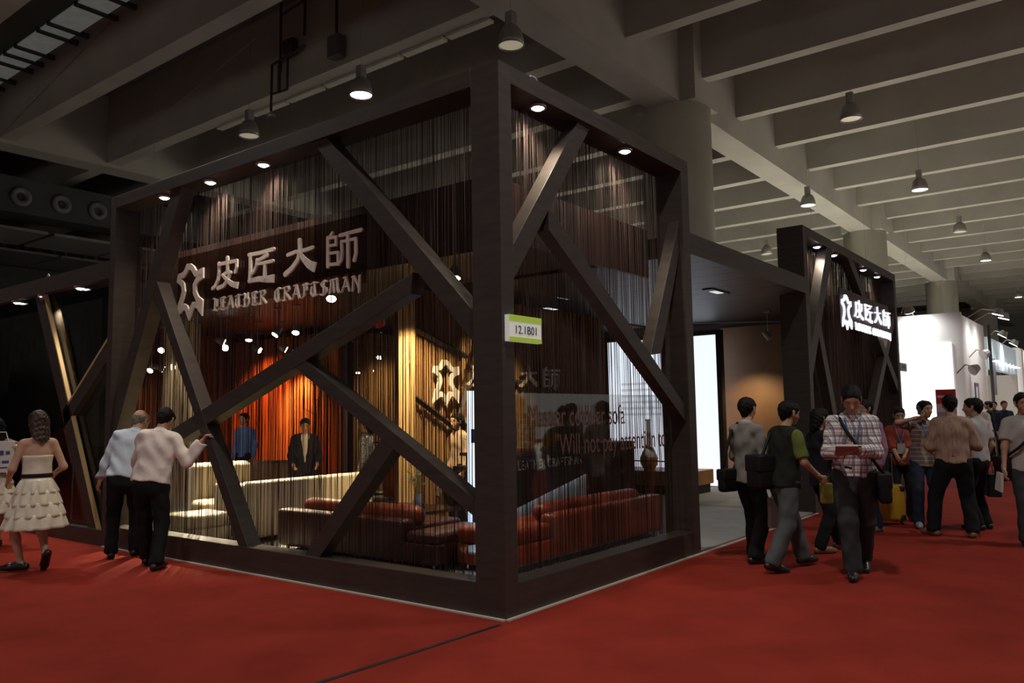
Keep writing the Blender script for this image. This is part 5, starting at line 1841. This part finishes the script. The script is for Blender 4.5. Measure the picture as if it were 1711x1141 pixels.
# ---- man with the notebook
pn = person('man in a plum checked shirt walking forward and reading a notebook', (3.10, -1.70), 197, 1.74, 1.06, lean=3, head=(0, 24), shoes=SHOE,
            feet=((-.05, -.30, .13, 4, -18), (.06, .16, .085, -4, 0)), hands=((-.03, .34, 1.14), (.10, .33, 1.12)), poles=((-.6, -.4, -1), (.6, -.4, -1)), curl=(.9, .9), hair='short', sh=.96,
            handdir=((.6, .5, .1), (-.7, .4, .1)),
            wear=[T(PLAID1, off=.024, wr=.008), TR(CHAR_T, wide=1.1), CO(PLAID1), BELT])
shoulder_bag('black messenger bag slung across the man in the plum checked shirt', pn, -1, .30, .26, .11, True, True, low=.80, fw=.06)
w = pn['tw']((.07, .40, 1.14))
nb = thing('notebook', 'small open notebook held by the man in the plum checked shirt', 'notebook', w, math.radians(197 - 90))
MB().prism([(-.09, -.06, -.03), (.09, -.06, -.03), (.09, .08, .05), (-.09, .08, .05)], (0, -.004, .012)).build('pages', PAPER, nb)
MB().prism([(-.095, -.064, -.034), (.095, -.064, -.034), (.095, .084, .048), (-.095, .084, .048)], (0, .002, -.004)).build('cover', nmat('notebook_mauve', (.30, .18, .2), .6), nb)
w = pn['tw']((.0, .40, 1.175))
phn = thing('phone', 'dark phone above the notebook of the man in the plum checked shirt', 'phone', w, math.radians(197 - 90))
MB().box((-.05, -.03, 0), (.05, .03, .012)).build('case', BLACK, phn, bevel=.003)
MB().box((-.045, -.026, .012), (.045, .026, .0135)).build('screen', nmat('phone_glass', (.03, .04, .05), .1), phn)


def lanyard(info, label, col, badge=True):
    U, tw = info['U'], info['tw']
    t = thing('lanyard', label, 'lanyard', tw(U((0, .15, 1.15))), info['t'].rotation_euler.z)
    Rm = Matrix.Rotation(-info['t'].rotation_euler.z, 3, 'Z')
    o = tw(U((0, .15, 1.15)))
    L = lambda p: Rm @ (tw(U(p)) - o)
    MB().tube([L((-.075, -.02, 1.475)), L((-.065, .10, 1.42)), L((-.04, .15, 1.30)), L((0, .165, 1.16))], .008, 5).build('ribbon', col, t)
    MB().tube([L((.075, -.02, 1.475)), L((.065, .10, 1.42)), L((.04, .15, 1.30)), L((0, .165, 1.16))], .008, 5).build('ribbon', col, t)
    if badge:
        c = L((0, .170, 1.10))
        MB().box((c.x - .05, c.y - .004, c.z - .07), (c.x + .05, c.y + .004, c.z + .07)).build('badge', nmat('badge_grey', (.42, .40, .36), .5), t)


LANY = nmat('blue_ribbon', (.06, .16, .36), .6)
lanyard(pn, 'blue lanyard on the man in the plum checked shirt', LANY, False)
person('person mostly hidden behind the man with the notebook, pale trainer showing', (6.05, -1.10), 150, 1.62, 1.0, shoes=SHOE_G, feet=((-.1, 0, .085, 0, 0), (.1, .05, .085, 0, 0)), res=1.3, face=False,
       wear=[T(PURP, off=.02, hem=.86), TR(JEANS)])

# ---- group with the yellow suitcase
pr_ = person('woman in a red polo shirt with a lanyard behind the yellow suitcase', (7.25, -1.22), 196, 1.53, .95, sh=.92, head=(4, 14), hands=((-.02, .30, .98), (.06, .30, .96)), shoes=SHOE, res=1.2,
             wear=[T(REDP, off=.016, sleeve='rolled', hem=.84), TR(BLACK_T), CO(REDP)])
lanyard(pr_, 'blue lanyard with a badge on the woman in red', LANY)
pc = person('man in a dark checked shirt holding a phone to his ear', (6.80, -1.58), 214, 1.60, 1.0, head=(14, 0), side=-4, hands=((-.25, .08, .88), (.13, .16, 1.50)), poles=(None, (1, .2, -.05)), shoes=SHOE_G, res=1.1, curl=(.5, .9),
            feet=((-.1, 0, .085, 0, 0), (.16, .12, .085, -20, 0)), wear=[T(PLAID2, off=.020, sleeve='short', hem=.82), TR(JEANS), CO(PLAID2)])
lanyard(pc, 'blue lanyard on the man in the dark checked shirt', LANY, False)
w = pc['tw'](pc['Hd']((.105, .01, -.01)))
ph2 = thing('phone', 'dark phone at the ear of the man in the dark checked shirt', 'phone', w, math.radians(214 - 90))
MB().box((-.006, -.03, -.06), (.006, .03, .06)).build('case', BLACK, ph2, bevel=.003)
MB().box((-.0075, -.026, -.05), (-.006, .026, .05)).build('screen', nmat('phone_glass_b', (.03, .04, .05), .1), ph2)
person('man in a tan striped shirt standing with his back to the viewer', (6.05, -2.05), 18, 1.66, 1.10, feet=((-.26, .05, .085, 35, 0), (.16, -.02, .085, -10, 0)), hands=((-.20, .25, 1.05), (.22, .25, 1.05)), shoes=SHOE_T, face=False,
       wear=[T(TANS, off=.030, wr=.009, sleeve='rolled'), TR(BLACK_T, wide=1.12), CO(TANS), BELT])
pk = person('man in a pale grey shirt beside the tan-shirted man, head turned left', (6.85, -2.20), 70, 1.62, 1.0, head=(20, 0), hands=((-.2, .25, 1.0), (.24, .05, .88)), shoes=SHOE, res=1.2,
            wear=[T(GREYW, off=.022, sleeve='short'), TR(BLACK_T), CO(GREYW)])
w = pk['tw'](pk['wr'][1])
carrier('soft black bag hanging from the hand of the man in pale grey', (w.x + .02, w.y - .06, w.z - .03), .36, .28, .14, PLEA, math.radians(20))
pz = person('man in a white shirt walking away down the aisle', (14.9, -1.15), 0, 1.66, 1.0, feet=((-.09, .28, .085, 0, 0), (.09, -.25, .13, 0, -25)), shoes=SHOE, face=False, res=1.6, wear=[T(WHITE_S, off=.024), TR(JEANS)])
shoulder_bag('dark sling bag on the man in white walking away', pz, 1, .26, .22, .1, True, True, low=.95)
pe = person('man in a grey polo shirt with a dark strap at the right picture edge', (5.86, -2.80), 202, 1.66, 1.05, head=(0, 4), hands=((-.25, .05, .88), (.28, .16, .86)), shoes=SHOE, feet=((-.1, -.1, .085, 0, 0), (.1, .15, .085, 0, 0)),
            wear=[T(GREYS, off=.024, sleeve='short', hem=.84), TR(CHAR_T), CO(GREYS)])
shoulder_bag('black shoulder bag on the man at the right picture edge', pe, 1, .30, .26, .1, True, True, low=.86, fw=-.05)
w = pe['tw'](pe['wr'][1])
bk = thing('folded_papers', 'folded white papers in the hand of the man at the right edge', 'papers', (w.x - .02, w.y + .03, w.z - .12), math.radians(30))
for k in range(3):
    MB().prism([(-.07 + .01 * k, 0, .06), (.05, 0, .08), (.08 + .01 * k, .01, -.12), (-.05, .01, -.14)], (0, .006, 0)).build('sheet', PAPER, bk)
    bk.children[-1].location = (0, .008 * k, 0)
for k, (px, py, hd, cm, lab) in enumerate(((1659, 770, 100, VEST, 'far visitor in black beyond the man in white'), (1667, 768, 180, NAVY, 'far visitor in navy, middle of the three in the aisle'),
                                          (1684, 772, 200, JEANS, 'far visitor holding a white sheet, nearest the right edge'))):
    person(lab, at(px, py, 2, 0.0), hd, 1.66, 1.0, shoes=SHOE, res=2.0, face=False, wear=[T(cm, off=.02, hem=.84), TR(BLACK_T)])

# yellow suitcase
sc_ = thing('suitcase', 'yellow hard-shell suitcase with a raised chrome handle', 'suitcase', (6.80, -1.12, 0), math.radians(18))
YEL = nmat('yellow_shell', (0.62, 0.36, 0.02), 0.35, noise=.06, scale=6)
soft_box('shell', YEL, sc_, (-.11, -.20, .05), (.11, .20, .52), .045)
for k in range(5):
    y = -.14 + .07 * k
    soft_box('rib', YEL, sc_, (-.118, y - .012, .09), (-.105, y + .012, .48), .005, 2)
for y in (-.085, .085):
    MB().tube([(0.07, y, .50), (0.07, y, .93)], .010, 8).build('handle_tube', CHROME, sc_)
soft_box('grip', BLACK, sc_, (.055, -.105, .925), (.085, .105, .955), .01, 2)
for x in (-.08, .08):
    for y in (-.16, .16):
        w_ = MB().lathe([(.0, -.012), (.028, -.012), (.030, 0), (.028, .012), (.0, .012)], 14)
        o = w_.build('wheel', BLACK, sc_, smooth=True)
        o.rotation_euler = (math.pi / 2, 0, 0)
        o.location = (x, y, .03)
for y in (-.17, .17):
    for z in (.10, .47):
        soft_box('corner_guard', BLACK, sc_, (-.120, y - .035, z - .035), (-.06, y + .035, z + .035), .015, 2)
# ================================================================== neighbouring white stands, right
WW = nmat('white_wall_paint', (0.82, 0.80, 0.78), 0.75)
ws = thing('white_stand', 'bright white stand with a glowing front panel beyond the farther frame', 'stand', (20.0, -0.22, 0))
MB().box((0, 0, 0), (0.15, 6.5, 4.12)).build('front_wall', WW, ws)
MB().box((0.15, 0, 0), (4.2, 0.15, 4.05)).build('side_wall', WW, ws)
MB().box((-0.05, 0.27, 0.25), (0.0, 4.5, 3.3)).build('light_panel', emat('panel_glow', (1.0, 0.97, 0.98), 1.7), ws)
ws2 = thing('white_stand', 'second white stand with a pale blue lit header farther along the aisle', 'stand', (24.6, -0.25, 0))
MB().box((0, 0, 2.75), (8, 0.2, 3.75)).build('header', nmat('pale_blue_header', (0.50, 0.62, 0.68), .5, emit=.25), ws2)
MB().box((0, 1.0, 0), (8, 1.12, 3.6)).build('back_wall', nmat('cream_wall_glow', (0.80, 0.76, 0.62), .7, emit=.22), ws2)  # wall colour given a faint glow as if lamplit
MB().box((7.6, 0, 0), (8, 1.0, 2.75)).build('pier', WW, ws2)
for k in range(7):
    MB().lathe([(0, -.03), (.09, -.03), (.10, 0), (0, 0)], 12, (.6 + k * 1.05, -.12, 3.0)).build('header_lamp', emat('header_lamp_%d' % k, (1, 1, 1), 8), ws2)
MB().box((.5, -.03, 1.9), (1.4, 0.0, 3.1)).build('hanging_banner', nmat('slate_print', (.20, .21, .25), .6), ws2)
ws3 = thing('white_stand', 'last white stand at the far right end of the aisle', 'stand', (33.5, -0.25, 0))
MB().box((0, 0, 0), (22, 0.2, 3.9)).build('front_wall', nmat('white_wall_glow', (0.82, .82, .8), .75, emit=.35), ws3)  # glow put into the wall paint in place of lamplight
for k in range(5):
    MB().box((1.0 + 4 * k, -.05, 0), (1.25 + 4 * k, 0, 3.9)).build('pilaster', WW, ws3)
# floodlights on arms and lit lamps along the top edge
def flood(p, aim, lab, lit=True, watts=0):
    t = thing('floodlight', lab, 'floodlight', p, 0)
    a = Vector(aim).normalized()
    rc = (-0.2 - p[1]) if p[1] < -0.3 else 0.2
    MB().tube([(0, rc, -.1), (0, rc * .5, .12), (0, 0, .05)], .018, 6).build('arm', METAL, t)
    MB().tube([-a * .10, a * .08], [.09, .15], 10).build('head', GREYP, t)
    MB().tube([a * .081, a * .09], [.145, .14], 10).build('lens', emat('flood_glow', (1, 1, 1), 10) if lit else WHITE, t)
    if watts:
        spot('flood_beam', Vector(p) + a * .12, Vector(p) + a * 2, watts, (1, .98, .96), 150, 1.0, .2, t)
    return t


flood((19.4, .95, 4.25), (.5, -.1, -.8), 'floodlight on top of the bright white stand', True, 120)
MB().tube([(0, 0, .05), (.62, 0, -.14)], .018, 6).build('bracket', METAL, bpy.data.objects['floodlight'])
flood((21.1, -1.0, 4.15), (0, .3, -.9), 'first lit lamp along the top of the white side wall', True, 90)
flood((22.4, -1.0, 4.15), (0, .3, -.9), 'second lit lamp along the top of the white side wall', True, 90)
flood((25.2, -0.65, 3.85), (0, .5, -.8), 'third lit lamp along the white stands', True, 120)
flood((28.2, -0.65, 3.75), (0, .5, -.8), 'fourth lit lamp along the white stands', True, 120)
flood((36.0, -0.75, 3.85), (0, .5, -.8), 'small lit lamp farthest right above the white stands', True, 90)
flood((18.9, -0.62, 2.50), (-.3, .3, -.2), 'grey unlit floodlight sticking out of the white side wall, lower', False)
flood((21.0, -0.62, 3.0), (-.3, .3, -.2), 'grey unlit floodlight sticking out of the white side wall, upper', False)
dp = thing('dark_pole', 'thin dark pole between the first two white stands', 'pole', (24.3, -.35, 0))
MB().tube([(0, 0, 0.02), (0, 0, 4.1)], .05, 10).build('pole', DUCT, dp)
MB().lathe([(0, 0), (.2, 0), (.2, .02), (0, .03)], 16).build('foot', DUCT, dp)
rp = thing('poster_stand', 'red-topped poster stand before the glowing white panel', 'poster', (19.2, -0.10, 0))
MB().box((0, -.0, .02), (.05, .48, 2.0)).build('board', WHITE, rp)
MB().box((-.006, -.0, 1.62), (0, .48, 2.0)).build('red_head', nmat('poster_red', (.62, .05, .04), .5), rp)
MB().box((-.009, .22, 1.78), (-.006, .44, 1.84)).build('white_print', WHITE, rp)
MB().box((-.006, .02, .7), (0, .46, 1.4)).build('picture', nmat('poster_blue', (.45, .45, .60), .5), rp)
MB().box((-.15, .1, 0), (.2, .38, .02)).build('foot', METAL, rp)
vb = thing('banner', 'narrow purple and grey banner on the white side wall', 'banner', (21.6, -0.25, 1.15))
MB().box((0, 0, 0), (.62, .03, 1.05)).build('cloth', nmat('purple_print', (.16, .12, .24), .6, noise=.6, scale=3), vb)
MB().box((.05, -.006, .55), (.35, 0, .95)).build('white_print', WHITE, vb)
MB().tube([(-.03, .015, 1.06), (.65, .015, 1.06)], .015, 6).build('rod', METAL, vb)
nt_ = thing('number_tag', 'small grey number plate at the end of the farther frame', 'sign', (13.385, .0, 2.30))
MB().box((0, 0, 0), (.62, .03, .17)).build('plate', nmat('plate_grey', (.30, .29, .27), .5), nt_)
MB().box((.18, -.004, .06), (.46, 0, .11)).build('print', nmat('plate_print', (.12, .12, .12), .5), nt_)
